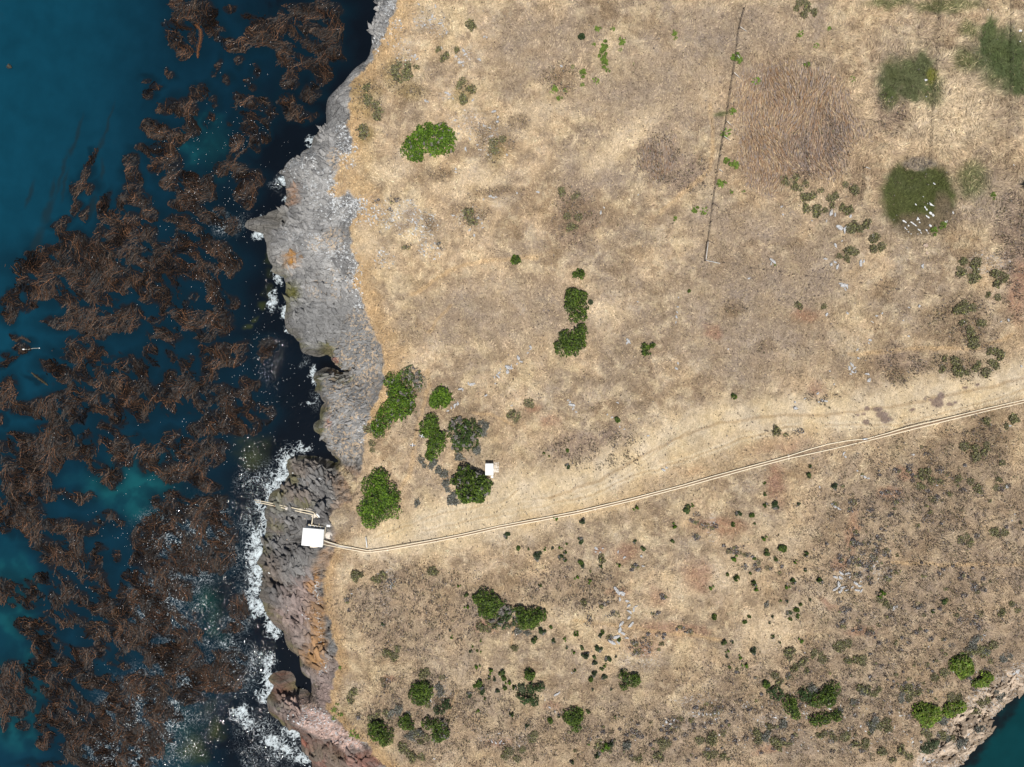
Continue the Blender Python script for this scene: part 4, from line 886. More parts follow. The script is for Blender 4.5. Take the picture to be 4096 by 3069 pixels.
SM8 = [(1390,42,15),(1558,65,18),(1066,155,18),(1550,185,18),(1145,238,16),(1210,245,9),(1320,247,11),(1365,238,10),(1412,240,13),(1441,267,13),(1415,292,14),(1446,308,14),(1457,212,9),(1268,285,28),(1547,330,18),(1560,352,14),(1610,385,9),(1520,423,16),(1600,450,15),(1280,476,13),(1673,352,12),(1895,197,11),(1952,243,16),(1797,343,14),(2158,92,18),(2140,192,13),(760,487,12),(810,540,14),(812,612,16),(272,735,12),(702,770,9),(718,816,12),(905,838,9),(851,872,9),(840,905,10),(876,900,10),(899,908,8),(1300,780,20),(1245,832,20),(1355,748,12),(1512,795,18),(1525,775,12),(1440,828,14),(1370,840,13),(1460,880,9),(1505,907,13),(1556,885,14),(1577,930,22),(1665,893,20),(1636,942,13),(1638,978,16),(1720,952,18),(1775,940,9),(1708,1000,13),(1685,1020,13),(1635,1048,18),(1612,1085,18),(1700,1070,18),(1502,1030,12),(1795,830,14),(1685,775,15),(1672,805,12),(880,1010,18),(960,1030,18),(1040,1042,20),(960,1070,12),(990,1085,12),(1050,1080,18),(1080,1100,18),(890,1115,25),(910,1150,20),(860,1130,12),(1010,1160,14),(1062,1145,17),(1125,1143,16),(828,1182,16),(928,1210,9),(880,1285,13),(1095,1307,16),(1350,1348,20),(1200,1385,14),(1410,1318,12),(1595,1295,14),(1745,1152,9),(1625,1152,9),(1768,1330,9),(1660,1570,18),(1492,1620,14),(1605,1505,12),(1700,1510,30),(1740,1500,20)]
SM9 = [(356,12,16),(448,25,18),(530,180,18),(645,240,28),(790,280,18),(540,268,20),(340,310,22),(463,305,12),(600,310,14),(730,330,13),(350,425,22),(292,412,13),(437,400,10),(187,500,17),(455,470,18),(480,500,18),(712,460,20),(675,497,16),(885,455,20),(795,375,12),(1275,525,24),(203,675,20),(400,715,15),(425,680,13),(580,680,10),(765,600,13),(733,635,18),(685,655,14),(745,672,16),(690,695,14),(820,575,10),(565,718,9),(268,845,17),(318,840,10),(578,815,14),(768,830,18),(625,845,9),(288,900,13),(285,937,11),(455,900,22),(377,942,15),(405,988,20),(300,1005,12),(1690,580,20),(1620,640,14),(325,80,16),(465,80,9),(630,575,10),(675,582,10)]
SM6 = [(338,912,22),(813,1415,17),(820,1365,12),(980,1490,20),(527,1472,12),(530,1543,12),(542,1610,17),(595,1618,22),(750,1605,12),(42,228,12),(25,1640,25),(68,1612,12)]
SM5 = [(1785,1062,20),(1462,1258,13),(1463,1357,15),(1313,1277,10),(1902,1625,18),(1345,1298,8)]
def place(protos, u, v, r_m, look, sz=1.0, k=None):
    k = random.randrange(len(protos)) if k is None else k; p = protos[k]
    o = p if (id(p) not in used) else copy_tree(p)
    used.add(id(p))
    x, y, zz = W(u, v, 0.0); s = r_m
    o.location = (x, y, zz); o.rotation_euler = (0, 0, random.uniform(0, 6.28)); o.scale = (s, s, s * sz)
    where_label(o, look, u, v); return o
for org, lst in ((A8, SM8), (A9, SM9), (A6, SM6), (A5, SM5)):
    for a, b, c in t3(org, lst):
        size_w = 'tiny' if c < 7 else ('small' if c < 10 else 'leafy')
        kk = random.choice([0, 1, 3, 4, 5, 6]) if random.random() < .78 else 2
        place(protos, a, b, c * .056 / .78 * 1.12, f"{size_w} {'bright' if kk == 2 else 'dark'} green shrub", random.uniform(.8, 1.2), kk)
# bright green weeds
wpro = []
for k in range(3):
    r0 = empty('green_weed', (0, 0, 0), 0, None, 'weed', 'bright green weeds in the dry grass')
    cs = [(random.uniform(-.6, .6), random.uniform(-.6, .6), random.uniform(.18, .42)) for _ in range(9)]
    Vv, F, cc = leafcloud(cs, 330, .11, [D(112,138,52), D(98,122,46), D(128,150,66), D(92,104,48)], .4, 300 + k, .35, 0, .3, ground=False)
    mk('foliage', Vv, F, M['leaf'], cc, r0); mb = MB()
    for c in cs: mb.tube([(0, 0, -.03), (c[0] * .6, c[1] * .6, .08), (c[0], c[1], .25)], [.015, .012, .006], 4, False)
    mb.build('stems', M['leaf'], r0); wpro.append(r0)
    bpy.data.meshes[-1]
WEED = t3(A3, [(760,220,20),(865,300,17),(950,185,14),(330,360,30),(365,390,25),(325,720,22),(280,860,28),(300,1040,28),(340,1070,28),(245,1190,28),(310,1245,14),(395,1245,12),(75,1350,25),(140,1365,22),(1640,1500,28),(1690,1470,26),(1100,515,18),(475,530,24),(805,430,22),(2020,1270,24)]) + t3(A2, [(1655,190,20),(1690,290,30),(1705,330,28),(1680,385,28),(1715,420,30),(1725,450,18),(1815,275,24),(1805,325,12),(1575,480,28),(1645,525,20),(1375,580,28),(1445,585,14),(1410,628,20),(1560,550,14),(2155,220,18),(2165,255,14),(2165,1420,16),(1760,190,14),(1635,288,12),(1495,435,12),(1890,412,6)]) + [(1340,2840,12),(1350,2820,9),(1362,2862,11),(1338,2870,9),(1410,2930,14),(1430,2945,10),(3100,1060,5),(1360,2670,7)]
for a, b, c in WEED: place(wpro, a, b, c * .056 / .85 * 1.15, f"{'small tuft' if c < 10 else 'patch'} of bright green weeds")
for w in wpro:
    for ch in w.children:
        if ch.name.startswith('stems'): ch.data.materials[0] = M['straw']

# ------------------------------------------------------------------ prickly pear and dark brush
def pads(n, rad, cols, seed, size=.2, h=.6, ell_=1.0):
    r = np.random.default_rng(seed)
    nc = 9; th = r.uniform(0, 6.283, n); q = np.sqrt(r.random(n)) * (.55 + .9 * vnoise(np.cos(th) * 1.7 + seed, np.sin(th) * 1.7)); x = np.cos(th) * q * rad; y = np.sin(th) * q * rad * .8 * ell_
    cx = x[:nc] * .8; cy = y[:nc] * .8; z = r.uniform(.08, h, n)
    Nn = r.normal(0, 1, (n, 3)); Nn[:, 2] *= .55; Nn /= np.linalg.norm(Nn, axis=1, keepdims=True)
    A = np.cross(Nn, r.normal(0, 1, (n, 3))); A /= np.linalg.norm(A, axis=1, keepdims=True); B = np.cross(Nn, A)
    s = size * r.uniform(.6, 1.25, n); P = np.stack([x, y, z], 1)
    ring = [P + A * (s * math.cos(t) * 1.15)[:, None] + B * (s * math.sin(t) * .8)[:, None] for t in np.linspace(0, 2 * np.pi, 7)[:-1]]
    th = Nn * (s * .16)[:, None]
    Vv = np.stack(ring + [P + th, P - th], 1).reshape(-1, 3)
    b = np.arange(n)[:, None] * 8; F = np.concatenate([np.concatenate([np.stack([b[:, 0] + i, b[:, 0] + (i+1) % 6, b[:, 0] + 6], 1), np.stack([b[:, 0] + (i+1) % 6, b[:, 0] + i, b[:, 0] + 7], 1)]) for i in range(6)])
    cc = np.array(cols)[r.integers(0, len(cols), n)] * r.uniform(.65, 1.3, (n, 1))
    return Vv, F, np.repeat(cc, 8, 0), (cx, cy)
OL = [D(138,136,102), D(116,116,86), D(158,152,116), D(98,96,72), D(168,164,136), D(120,106,84), D(168,172,98)]
BL = [D(116,110,110), D(88,82,84), D(160,158,158), D(66,60,62), D(190,188,188), D(108,94,88)]
GYC = [D(150,150,144), D(110,112,104), D(182,182,176), D(88,84,76), D(132,136,116)]
cpro = {}
for key, cols, cat, nm, grp in (('ol', OL, 'cactus', 'prickly_pear', 'olive prickly pear patches'), ('gy', GYC, 'cactus', 'grey_cactus', 'grey cactus patches')):
    L_ = []
    for k in range(3):
        r0 = empty(nm, (0, 0, 0), 0, None, cat, grp)
        Vv, F, cc, cen = pads(280, .95, cols, 400 + k + len(key) * 7 + ord(key[0]), .125, .5)
        mk('pads', Vv, F, M['cactus'], cc, r0)
        mb = MB()
        for a_, b_ in zip(*cen): mb.tube([(0, 0, -.05), (a_ * .6, b_ * .6, .08), (a_, b_, .32)], [.05, .045, .03], 5, False)
        mb.build('stems', M['bark'], r0); L_.append(r0)
    cpro[key] = L_
def scat(blobs, per, rr):
    out = []
    for b in blobs:
        for _ in range(per if len(b) < 5 else b[4]):
            a = random.uniform(0, 6.28); q = math.sqrt(random.random()); out.append((b[0] + math.cos(a) * q * b[2], b[1] + math.sin(a) * q * b[3], random.uniform(*rr)))
    return out
OLB = T(2730,0,[(700,1180,70,50,5),(790,1240,110,60,6),(860,1330,110,80,8),(980,1290,50,40,3),(1060,1360,50,30,3),(1130,1480,70,50,5),(1070,1220,50,50,3),(1240,1550,50,30,2),(840,70,70,50,4),(750,40,60,40,3),(1060,1630,90,20,3),(1250,1590,50,30,2)]) + T(2730,1024,[(1850,80,80,70,8),(1890,130,60,40,3),(2050,150,50,60,4),(2010,250,40,30,2),(1780,360,140,50,6),(1850,450,120,60,5),(1870,560,80,30,3),(1850,740,120,60,8),(1700,700,90,40,3),(2030,700,60,50,3),(2030,620,70,40,3),(1030,15,70,15,2),(900,340,30,10,1),(740,330,14,14,1),(1990,1080,50,40,2),(1640,1450,160,110,8),(1850,1250,130,60,5),(1950,1400,150,120,6),(2100,1100,80,60,3),(590,1130,30,15,1)]) + T(1366,1024,[(1100,1040,55,35,4),(1205,950,40,30,2),(200,1130,25,30,2),(200,1240,25,30,2),(230,1150,10,10,1)]) + T(1366,0,[(370,470,70,60,6),(440,430,60,30,3),(180,620,60,60,4),(200,720,60,50,3),(140,860,30,40,2),(780,560,70,40,3),(860,170,50,30,2),(1470,1260,70,40,3),(1500,1440,80,60,4),(850,1400,60,40,3),(650,340,100,40,4),(990,900,60,80,4),(760,640,60,40,2)]) + T(1366,2045,[(590,410,30,25,2),(240,430,50,40,3),(100,430,60,60,3),(340,920,45,45,4),(530,1050,50,30,3),(580,1220,60,60,4),(250,1320,60,40,4),(480,1460,70,40,4),(100,1200,50,40,3),(1680,320,20,15,1),(1010,750,120,30,4),(1560,590,30,20,1),(1260,1430,60,50,3),(1700,1520,60,20,3),(450,1560,90,60,5),(1200,1560,180,50,6),(1950,1570,120,40,4),(2100,1520,80,60,4),(1140,890,25,25,1)]) + T(2730,2045,[(1040,840,80,50,5),(1120,950,70,50,5),(880,930,50,40,4),(1300,600,50,40,3),(1850,200,60,40,3),(2050,130,40,30,3),(2120,640,60,60,3),(1200,1160,70,50,4),(1480,1180,80,40,5),(1650,1060,50,40,3),(700,900,40,30,2),(760,1000,60,40,3),(640,1090,80,40,3),(1280,1360,80,60,5),(550,1440,90,60,6),(660,1500,60,40,4),(1360,1560,150,50,6),(1000,1450,120,50,6),(1150,1490,50,40,4),(1950,900,100,60,5),(1750,1180,60,40,3),(1560,1450,60,30,3),(1720,1420,70,60,4),(1920,1250,60,60,4),(150,1450,120,60,5),(200,1560,120,40,4)])
BLB = T(2730,2045,[(80,50,25,40,4),(128,90,18,26,3),(195,90,20,40,3),(95,160,30,25,3),(1105,210,18,60,7),(1120,140,14,20,2),(1010,310,45,35,5),(1110,320,40,30,5),(1160,350,30,30,4),(1245,290,30,50,7),(1265,190,18,26,3),(1200,215,50,14,4),(1315,275,20,25,3),(1240,360,50,20,5),(1330,400,25,35,5),(1300,440,35,20,4),(1210,450,30,20,3),(1130,400,25,20,3),(1050,650,45,20,4),(1020,720,30,40,4),(1170,770,70,30,6),(30,780,40,18,4),(1820,430,30,30,4),(1920,480,50,50,5),(1530,620,40,25,4),(1740,700,70,40,5),(1900,700,40,50,4),(1680,840,20,14,2),(1605,825,30,10,2),(1385,845,12,10,1),(290,240,60,20,5),(380,250,60,25,5),(560,370,90,40,7),(480,330,60,20,4),(390,350,30,30,3),(430,290,40,20,3),(1440,1130,80,25,5),(350,1040,40,20,3),(240,1290,50,30,4),(100,1290,60,30,3),(1590,30,20,40,3),(1340,20,14,25,2),(1230,35,20,14,2)]) + T(1366,2045,[(1890,375,35,30,5),(1700,600,35,20,4),(1760,680,25,30,3),(1620,710,35,30,4),(1900,860,40,40,5),(1980,830,50,40,6),(2020,890,40,30,4),(1930,920,40,20,4),(2070,800,25,60,4),(2020,650,35,30,4),(2070,560,40,20,3),(1740,820,40,30,3),(2180,760,40,12,3),(300,1110,45,30,5),(100,1330,40,30,3),(2150,1360,70,40,5),(1900,1430,60,40,4),(40,620,14,80,4),(320,470,20,30,3),(650,1060,40,20,2)]) + T(2730,1024,[(1460,1370,15,25,3),(1390,1390,40,12,3),(1490,1420,35,30,4),(1345,1520,40,15,3),(1370,1600,25,40,4),(1220,1640,25,10,2),(1110,1590,30,20,3),(980,1600,20,20,2),(1630,1560,25,20,3),(1090,1640,25,10,2),(2100,1500,60,40,3),(730,1145,12,10,1),(768,1130,10,8,1),(675,1160,10,8,1),(1690,1400,50,25,3)]) + T(1366,0,[(330,1320,60,40,5),(440,1580,50,40,4),(640,1590,50,30,3),(240,1300,30,20,2)])
GYB = T(1366,1024,[(900,1110,40,40,6),(860,1260,60,30,4),(560,1320,55,45,7),(640,1410,50,40,5),(720,1560,35,35,5),(690,1490,30,40,3),(740,1290,40,25,2),(480,1600,10,10,1)]) + T(2730,2045,[(540,600,5,5,1),(1170,1180,30,20,2),(1870,850,50,50,5),(1900,900,60,40,4),(2080,930,40,30,3),(1100,1230,5,5,1),(620,1380,40,30,3),(540,1440,40,30,3),(820,1150,60,25,4),(1430,1200,40,30,3),(1690,1360,50,30,4),(1780,1480,70,40,4),(2000,1190,60,30,4),(1900,1400,50,40,3),(1240,1380,60,30,4),(1010,1290,14,14,1)]) + T(1366,2045,[(380,1310,60,40,5),(480,1450,60,30,4),(1850,1500,40,20,2),(600,1160,50,40,3),(1170,780,40,20,2)])
cnt = 0
for key, B_, look, rr in (('ol', OLB, 'low olive prickly pear patch', (.75, 1.3)), ('gy', GYB, 'pale grey cactus patch', (.7, 1.15))):
    for a, b, r in scat(B_, 3, rr):
        place(cpro[key], a, b, r, look, random.uniform(.7, 1.2)); cnt += 1
# the dark succulents are past counting: one bed
VV = []; FF = []; CC = []; off = 0
for i, (a, b, r) in enumerate(scat(BLB, 3, (.4, .85)) + scat([(3700,2200,420,420,70),(3300,2850,550,180,80),(2700,2960,500,90,50),(3750,2650,300,130,40)], 3, (.3, .6))):
    Vv, F, cc, _ = pads(int(20 + 90 * random.random()), r * random.uniform(.6, 1.5), BL if i % 3 else OL, 5000 + i, .13, .32)
    x, y, zz = W(a, b); Vv = Vv + np.array([x, y, zz]); VV.append(Vv); FF.append(F + off); CC.append(cc); off += len(Vv)
o = mk('low_succulents', np.concatenate(VV), np.concatenate(FF), M['cactus'], np.concatenate(CC)); tag(o, 'dark bluish succulents strewn over bare soil', 'succulents', kind='stuff')
# brushwood stuff on the slope: low dry twiggy scrub
def scrub(n, seed):
    r = np.random.default_rng(seed); u = r.uniform(1300, 4150, n); v = r.uniform(-40, 3110, n)
    m = np.maximum(blobmask(u, v, LAY[4][2] + LAY[3][2], 26, 60, .5, 171) * .8, blobmask(u, v, LAY[6][2], 26, 60, .6, 172) * .95)
    m = np.maximum(m, blobmask(u, v, LAY[5][2], 20, 60, .5, 173) * .6); m = np.maximum(m, .035)
    cl = fbm(u / 26, v / 26, 3, 181); k = r.random(n) < m * sstep(.38, .6, cl) * 1.6; u, v = u[k], v[k]
    x, y, z = Wv(u, v); k = samp(grassm, x, y) > .5; x, y, z = x[k], y[k], z[k]; n = len(x)
    Nn = r.normal(0, 1, (n, 3)); Nn[:, 2] = np.abs(Nn[:, 2]) + .3; Nn /= np.linalg.norm(Nn, axis=1, keepdims=True)
    A = np.cross(Nn, r.normal(0, 1, (n, 3))); A /= np.linalg.norm(A, axis=1, keepdims=True); B = np.cross(Nn, A); s = r.uniform(.07, .19, n)
    P = np.stack([x, y, z + r.uniform(.08, .5, n)], 1)
    Vv = np.stack([P - A * s[:, None] * 1.5, P + B * s[:, None] * .6, P + A * s[:, None] * 1.3, P - B * s[:, None] * .6], 1).reshape(-1, 3)
    cols = np.array([D(124,108,90), D(104,92,78), D(142,126,108), D(112,108,78), D(96,84,80), D(136,128,124)])
    cc = cols[r.integers(0, 6, n)] * r.uniform(.7, 1.25, (n, 1))
    return Vv, np.arange(4 * n).reshape(-1, 4), np.repeat(cc, 4, 0)
a_, b_, c_ = scrub(430000, 61)
o = mk('dry_scrub', a_, b_, M['straw'], c_); tag(o, 'low brown and olive scrub on the rougher ground', 'scrub', kind='stuff')

# ------------------------------------------------------------------ rocks
import bmesh
def hull_rock(seed, flat=.45, n=16):
    rr = random.Random(seed); bm = bmesh.new()
    for _ in range(n):
        a = rr.uniform(0, 6.283); q = rr.uniform(.65, 1); ph = rr.uniform(-.6, 1.0)
        bm.verts.new((math.cos(a) * q * math.cos(ph), math.sin(a) * q * math.cos(ph) * .8, math.sin(ph) * flat))
    bmesh.ops.convex_hull(bm, input=bm.verts)
    for v in [v for v in bm.verts if not v.link_faces]: bm.verts.remove(v)
    bmesh.ops.bevel(bm, geom=list(bm.edges), offset=.04, segments=1, affect='EDGES')
    bmesh.ops.triangulate(bm, faces=bm.faces)
    bm.verts.index_update()
    V = [tuple(v.co) for v in bm.verts]; F = [[v.index for v in f.verts] for f in bm.faces]; bm.free()
    return np.array(V), np.array(F)
HULLS = [hull_rock(900 + k, .35 + .12 * (k % 3)) for k in range(7)]
rock_mesh = {}
def rock_thing(u, v, rm, mat, name, look, cat, group, stretch=1.0, rz=None, first_only=[0]):
    k = random.randrange(7); key = (k, mat)
    if key not in rock_mesh:
        o = mk(name, HULLS[k][0], HULLS[k][1], M[mat]); rock_mesh[key] = o.data
    else:
        o = bpy.data.objects.new(name, rock_mesh[key]); COL.objects.link(o)
    x, y, z = W(u, v)
    o.location = (x, y, z + .08 + rm * .16); o.scale = (rm * stretch, rm / stretch ** .5, rm * random.uniform(.7, 1.1)); o.rotation_euler = (random.uniform(-.12, .12), random.uniform(-.12, .12), random.uniform(0, 6.28) if rz is None else rz)
    o['category'] = cat; o['group'] = group; where_label(o, look, u, v); return o
R5 = [(1225,590,12),(1222,605,8),(1205,628,8),(1145,660,16),(1160,685,12),(1135,700,9),(1082,722,22),(1075,750,17),(1098,712,10),(1020,755,12),(1015,780,14),(990,785,9),(995,825,7),(1030,735,7),(845,830,18),(822,826,12),(862,826,9),(770,862,14),(785,868,8),(752,955,14),(735,970,16),(712,985,10),(688,1002,10),(935,902,11),(1490,965,20),(1478,948,11),(1500,985,12),(1465,935,8),(1520,1010,8),(1855,545,15),(1848,562,12),(1865,560,10),(1100,970,8),(1785,950,9),(1915,297,7),(2175,330,8),(2170,365,9),(2168,395,11),(2163,430,8),(2180,270,7),(2178,695,10),(2165,728,12),(1985,1163,9),(1925,1052,5),(1750,1045,9),(1720,1025,7),(1800,1105,7),(1830,1120,7),(2085,1385,14),(2105,1370,10)]
R6 = [(585,35,20),(572,50,10),(1045,190,22),(1025,180,14),(1065,200,14),(1050,215,10),(1150,45,20),(1170,35,12),(920,20,12),(960,55,14),(1000,68,16),(985,40,12),(1553,68,16),(932,380,14),(1065,370,10),(1290,372,9),(1255,388,9),(1095,705,14),(1080,730,14),(1110,725,13),(1100,750,14),(1118,748,10),(1085,765,9),(1192,765,14),(1205,805,16),(1130,605,10),(1137,662,9),(1215,545,12),(1205,565,8),(873,890,11),(900,935,12),(925,940,12),(880,945,8),(980,830,8),(730,985,18),(728,948,9),(953,745,7),(1042,1280,13),(1055,1300,10),(1180,1430,14),(1200,1440,10),(1160,1420,8),(1130,1390,9),(885,1495,9),(2105,415,14),(2060,425,8),(1530,325,13),(1465,335,8),(1820,425,8),(1427,418,7),(430,145,9),(2190,715,10),(2115,1100,10),(985,1620,14),(1010,1635,12),(965,1605,10),(2095,1490,14),(1490,1285,10),(1645,1485,8),(790,925,8),(1460,520,9)]
R3 = [(1020,1475,24),(1050,1490,20),(1070,1478,14),(960,1380,18),(985,1390,12),(930,1432,8),(1085,1400,13),(835,1430,8),(1230,1525,9),(990,1590,13),(1030,1560,8),(648,1390,10),(640,1340,10)]
R2 = [(590,110,14),(575,130,12),(605,125,9),(640,155,14),(655,168,9),(540,165,12),(525,170,7),(925,240,11),(940,245,7),(790,330,14),(800,355,12),(770,405,16),(785,425,9),(760,385,8),(890,388,13),(740,370,10),(685,605,16),(700,615,9),(545,655,12),(560,660,8),(850,650,9),(806,660,8),(735,780,10),(985,725,15),(1012,760,9),(1010,790,13),(975,880,9),(962,885,7),(805,968,14),(740,1095,10),(740,1115,8),(1070,1003,9),(965,1270,14),(985,1280,10),(920,1292,7),(1000,1275,8),(1270,1245,12),(1135,1250,9),(1678,1378,12),(1700,1345,8),(650,315,9),(475,365,14),(490,385,11),(1425,430,11),(1378,435,5),(885,1415,9),(860,1525,12),(830,1490,10),(915,1475,8),(725,1395,12),(680,215,10),(500,30,9),(610,45,11),(545,330,5),(1920,1262,6),(960,830,10),(920,815,9),(830,900,9),(880,940,9)]
R8 = [(1365,0,0)]
R8 = [(1392,1182,15),(1408,1172,9),(67,532,8),(320,490,13),(328,470,8),(292,395,8),(235,405,6),(1650,240,14),(1690,240,9),(1675,265,8),(1830,300,12),(1790,265,10),(1940,290,12),(1950,355,9),(1645,262,8),(1350,1270,9),(1380,1295,9),(1315,1220,7),(1490,1045,6),(1900,1480,7),(1000,1498,10),(1030,1490,12),(1050,1498,9),(975,1490,9),(600,1600,10),(2100,1360,14),(2130,1375,12),(2150,1350,10),(2080,1385,9),(2165,1395,9),(270,590,0)]
R9 = [(1365,625,16),(1385,615,10),(2165,1035,22),(2140,1050,12),(1235,352,7),(1590,875,7),(1748,1035,8),(105,1308,10),(130,1312,11),(155,1311,10),(180,1311,11),(205,1310,10),(232,1308,12),(70,1300,8),(2070,695,8),(1950,800,10),(1935,830,9),(1690,1545,10),(1700,1350,8),(1480,1470,8),(1900,1040,5),(1100,1280,8),(1560,1600,14),(1590,1620,12),(1620,1610,10),(1800,1490,14),(1820,1520,12),(1850,1440,12),(790,915,8),(540,1395,9),(2150,20,6),(2130,60,6)]
for org, lst in ((A5, R5), (A6, R6), (A3, R3), (A2, R2), (A8, R8), (A9, R9)):
    for a, b, c in t3(org, lst):
        if c < 1: continue
        big = 'large' if c > 9 else ('mid-sized' if c > 6 else 'small')
        rock_thing(a, b, c * .062, 'pale_rock', 'rock', f'{big} pale grey rock', 'rock', 'pale rocks poking through the dry grass', random.uniform(1, 1.5))
SLAB = t3(A8, [(1785,515,26),(1820,530,24),(1800,568,14),(1850,580,14),(1858,610,14),(1862,650,16),(1860,690,14),(1872,735,20),(1810,730,18),(1800,765,20),(1825,790,16),(1775,815,20),(1750,845,24),(1790,845,14),(1845,820,12),(1890,635,14),(1905,615,10)]) + t3(A9, [(1030,400,18),(1060,405,18),(990,425,16),(1020,430,16),(1080,425,10),(1010,470,18),(990,500,18),(1040,490,16),(1020,515,18),(1060,510,12),(1120,465,16),(1145,480,16),(1130,510,16),(1100,490,12),(1155,515,12)])
for a, b, c in SLAB: rock_thing(a, b, c * .06, 'pale_rock', 'flat_rock', 'flat grey rock slab', 'rock', 'flat slabs of bare grey rock', random.uniform(1.1, 1.6))
ST = [(452,583,17),(415,860,27),(365,848,8),(325,895,18),(350,925,17),(405,975,24),(432,1000,22),(348,1012,16),(376,1030,15),(240,1050,24),(222,1058,14),(255,1095,12),(50,1080,18),(70,1092,14),(150,1095,15),(172,1112,16),(205,1135,18),(107,1138,14),(68,1170,14),(85,1190,10),(108,1220,8),(142,1248,9),(238,1190,14),(262,1200,14),(278,1235,14),(345,1200,18),(393,1138,22),(368,1235,8),(205,858,13),(305,755,9),(697,967,18),(605,1090,18),(620,1075,9),(235,1250,8),(1507,335,14)]
for q in T3(3600, 560, ST, 3.315): rock_thing(q[0], q[1], q[2] * .064, 'white_stone', 'stone', 'bright white stone' if q[2] > 4.4 else 'little white stone', 'stone', 'white stones in the green rush circles', random.uniform(1, 1.6), -.7 + random.uniform(-.2, .2))
for q in T3(3400, 0, [(960,1022,22),(968,1228,13),(1752,125,14),(1808,135,8),(2165,395,24),(2158,533,13),(2083,350,8)], 3.178): rock_thing(q[0], q[1], q[2] * .06, 'white_stone', 'stone', 'bright white stone' if q[2] > 4.4 else 'little white stone', 'stone', 'white stones in the green rush circles')
for q, l in (((3700,983,15),'large'),((3706,1012,10),'small')): rock_thing(q[0], q[1], q[2] * .054, 'tan_rock', 'boulder', l + ' smooth pinkish boulder', 'boulder', 'smooth boulders below the stony circle')
rock_thing(2912, 1397, 3.5 * .07, 'white_stone', 'stone', 'single white stone in plain grass', 'stone', 'white stones in the green rush circles')
rock_thing(985, 2894, .9, 'tan_rock', 'sea_rock', 'wave-washed brown rock standing in the surf', 'rock', 'rocks in the surf', 1.5, -.6)
# loose pale rubble over the shelf and the outcrops
def rubble(blobs, n, seed, cols, rr=(.1, .32)):
    r = np.random.default_rng(seed); w = np.array([b[2] * b[3] for b in blobs], float); pk = r.choice(len(blobs), n, p=w / w.sum())
    B_ = np.array([b[:4] for b in blobs]); th = r.uniform(0, 6.283, n); q = np.sqrt(r.random(n))
    u = B_[pk, 0] + np.cos(th) * q * B_[pk, 2]; v = B_[pk, 1] + np.sin(th) * q * B_[pk, 3]
    k = fbm(u / 16, v / 16, 3, seed) > .47; u, v = u[k], v[k]; x, y, z = Wv(u, v); ok = z > SEA + .9; x, y, z = x[ok], y[ok], z[ok]
    VV = []; FF = []; CC = []; off = 0
    for i in range(len(x)):
        H = HULLS[int(r.integers(0, 7))]; s = r.uniform(*rr); a = -.55 + r.normal(0, .5); sx = s * r.uniform(1, 1.7)
        V = H[0] * np.array([sx, s, s * .8]); V = np.stack([V[:, 0] * math.cos(a) - V[:, 1] * math.sin(a), V[:, 0] * math.sin(a) + V[:, 1] * math.cos(a), V[:, 2]], 1) + np.array([x[i], y[i], z[i] + .02])
        VV.append(V); FF.append(H[1] + off); off += len(V); CC.append(np.tile(np.array(cols[int(r.integers(0, len(cols)))]) * r.uniform(.8, 1.15), (len(V), 1)))
    return np.concatenate(VV), np.concatenate(FF), np.clip(np.concatenate(CC), 0, .85)
PALE = [D(214,216,216), D(196,196,194), D(228,230,230), D(176,174,170)]
a_, b_, c_ = rubble(SPECK[:18] + SPG[:9], 2600, 71, PALE)
o = mk('rubble', a_, b_, M['straw'], c_); tag(o, 'white broken stones strewn over the rock shelf', 'rubble', kind='stuff')
a_, b_, c_ = rubble(SPG[9:] + [(3950,2900,60,60),(4000,2800,60,40),(3880,2960,50,50),(4060,2740,40,30),(1150,2100,90,60),(1150,2300,90,120),(1200,2450,80,80),(1200,1950,120,60),(3300,2900,500,120)], 1500, 72, PALE[1:] + [D(150,140,130), D(190,170,150)])
o = mk('scattered_stones', a_, b_, M['straw'], c_); tag(o, 'small loose stones over the outcrops', 'stones', kind='stuff')

def ledges(blobs, n, seed, ang, rr, thick, tint=1.0):
    r = np.random.default_rng(seed); w = np.array([b[2] * b[3] for b in blobs], float); pk = r.choice(len(blobs), n, p=w / w.sum())
    B_ = np.array([b[:4] for b in blobs]); th = r.uniform(0, 6.283, n); q = np.sqrt(r.random(n))
    u = B_[pk, 0] + np.cos(th) * q * B_[pk, 2]; v = B_[pk, 1] + np.sin(th) * q * B_[pk, 3]
    x, y, z = Wv(u, v); sd_ = samp(SD, x, y); ok = (samp(rockm, x, y) > .6) & (sd_ > .7)
    for a, b, c, d, w_ in ((1011,2000,1255,2055,13),(1255,2055,1285,2100,22),(1210,2150,1292,2150,48),(1292,2170,1480,2204,14)):
        t_ = np.clip(((u - a) * (c - a) + (v - b) * (d - b)) / ((c - a) ** 2 + (d - b) ** 2), 0, 1); ok &= np.hypot(u - a - t_ * (c - a), v - b - t_ * (d - b)) > w_
    x, y, z = x[ok], y[ok], z[ok]
    cb = samp(R, x, y); VV = []; FF = []; CC = []; off = 0
    for i in range(len(x)):
        H = HULLS[int(r.integers(0, 7))]; s = rr[0] + (rr[1] - rr[0]) * r.random() ** 2; a = ang + r.normal(0, .4); sx = s * r.uniform(1.1, 2.2)
        V = H[0] * np.array([sx, s * .8, s * thick]); tl = r.normal(0, .22); V = np.stack([V[:, 0], V[:, 1], V[:, 2] + V[:, 1] * tl + V[:, 0] * r.normal(0, .15)], 1)
        V = np.stack([V[:, 0] * math.cos(a) - V[:, 1] * math.sin(a), V[:, 0] * math.sin(a) + V[:, 1] * math.cos(a), V[:, 2]], 1) + np.array([x[i], y[i], z[i] - s * .06])
        VV.append(V); FF.append(H[1] + off); off += len(V); CC.append(np.tile(cb[i] * tint * r.uniform(.72, 1.22), (len(V), 1)))
    return np.concatenate(VV), np.concatenate(FF), np.clip(np.concatenate(CC), 0, .8)
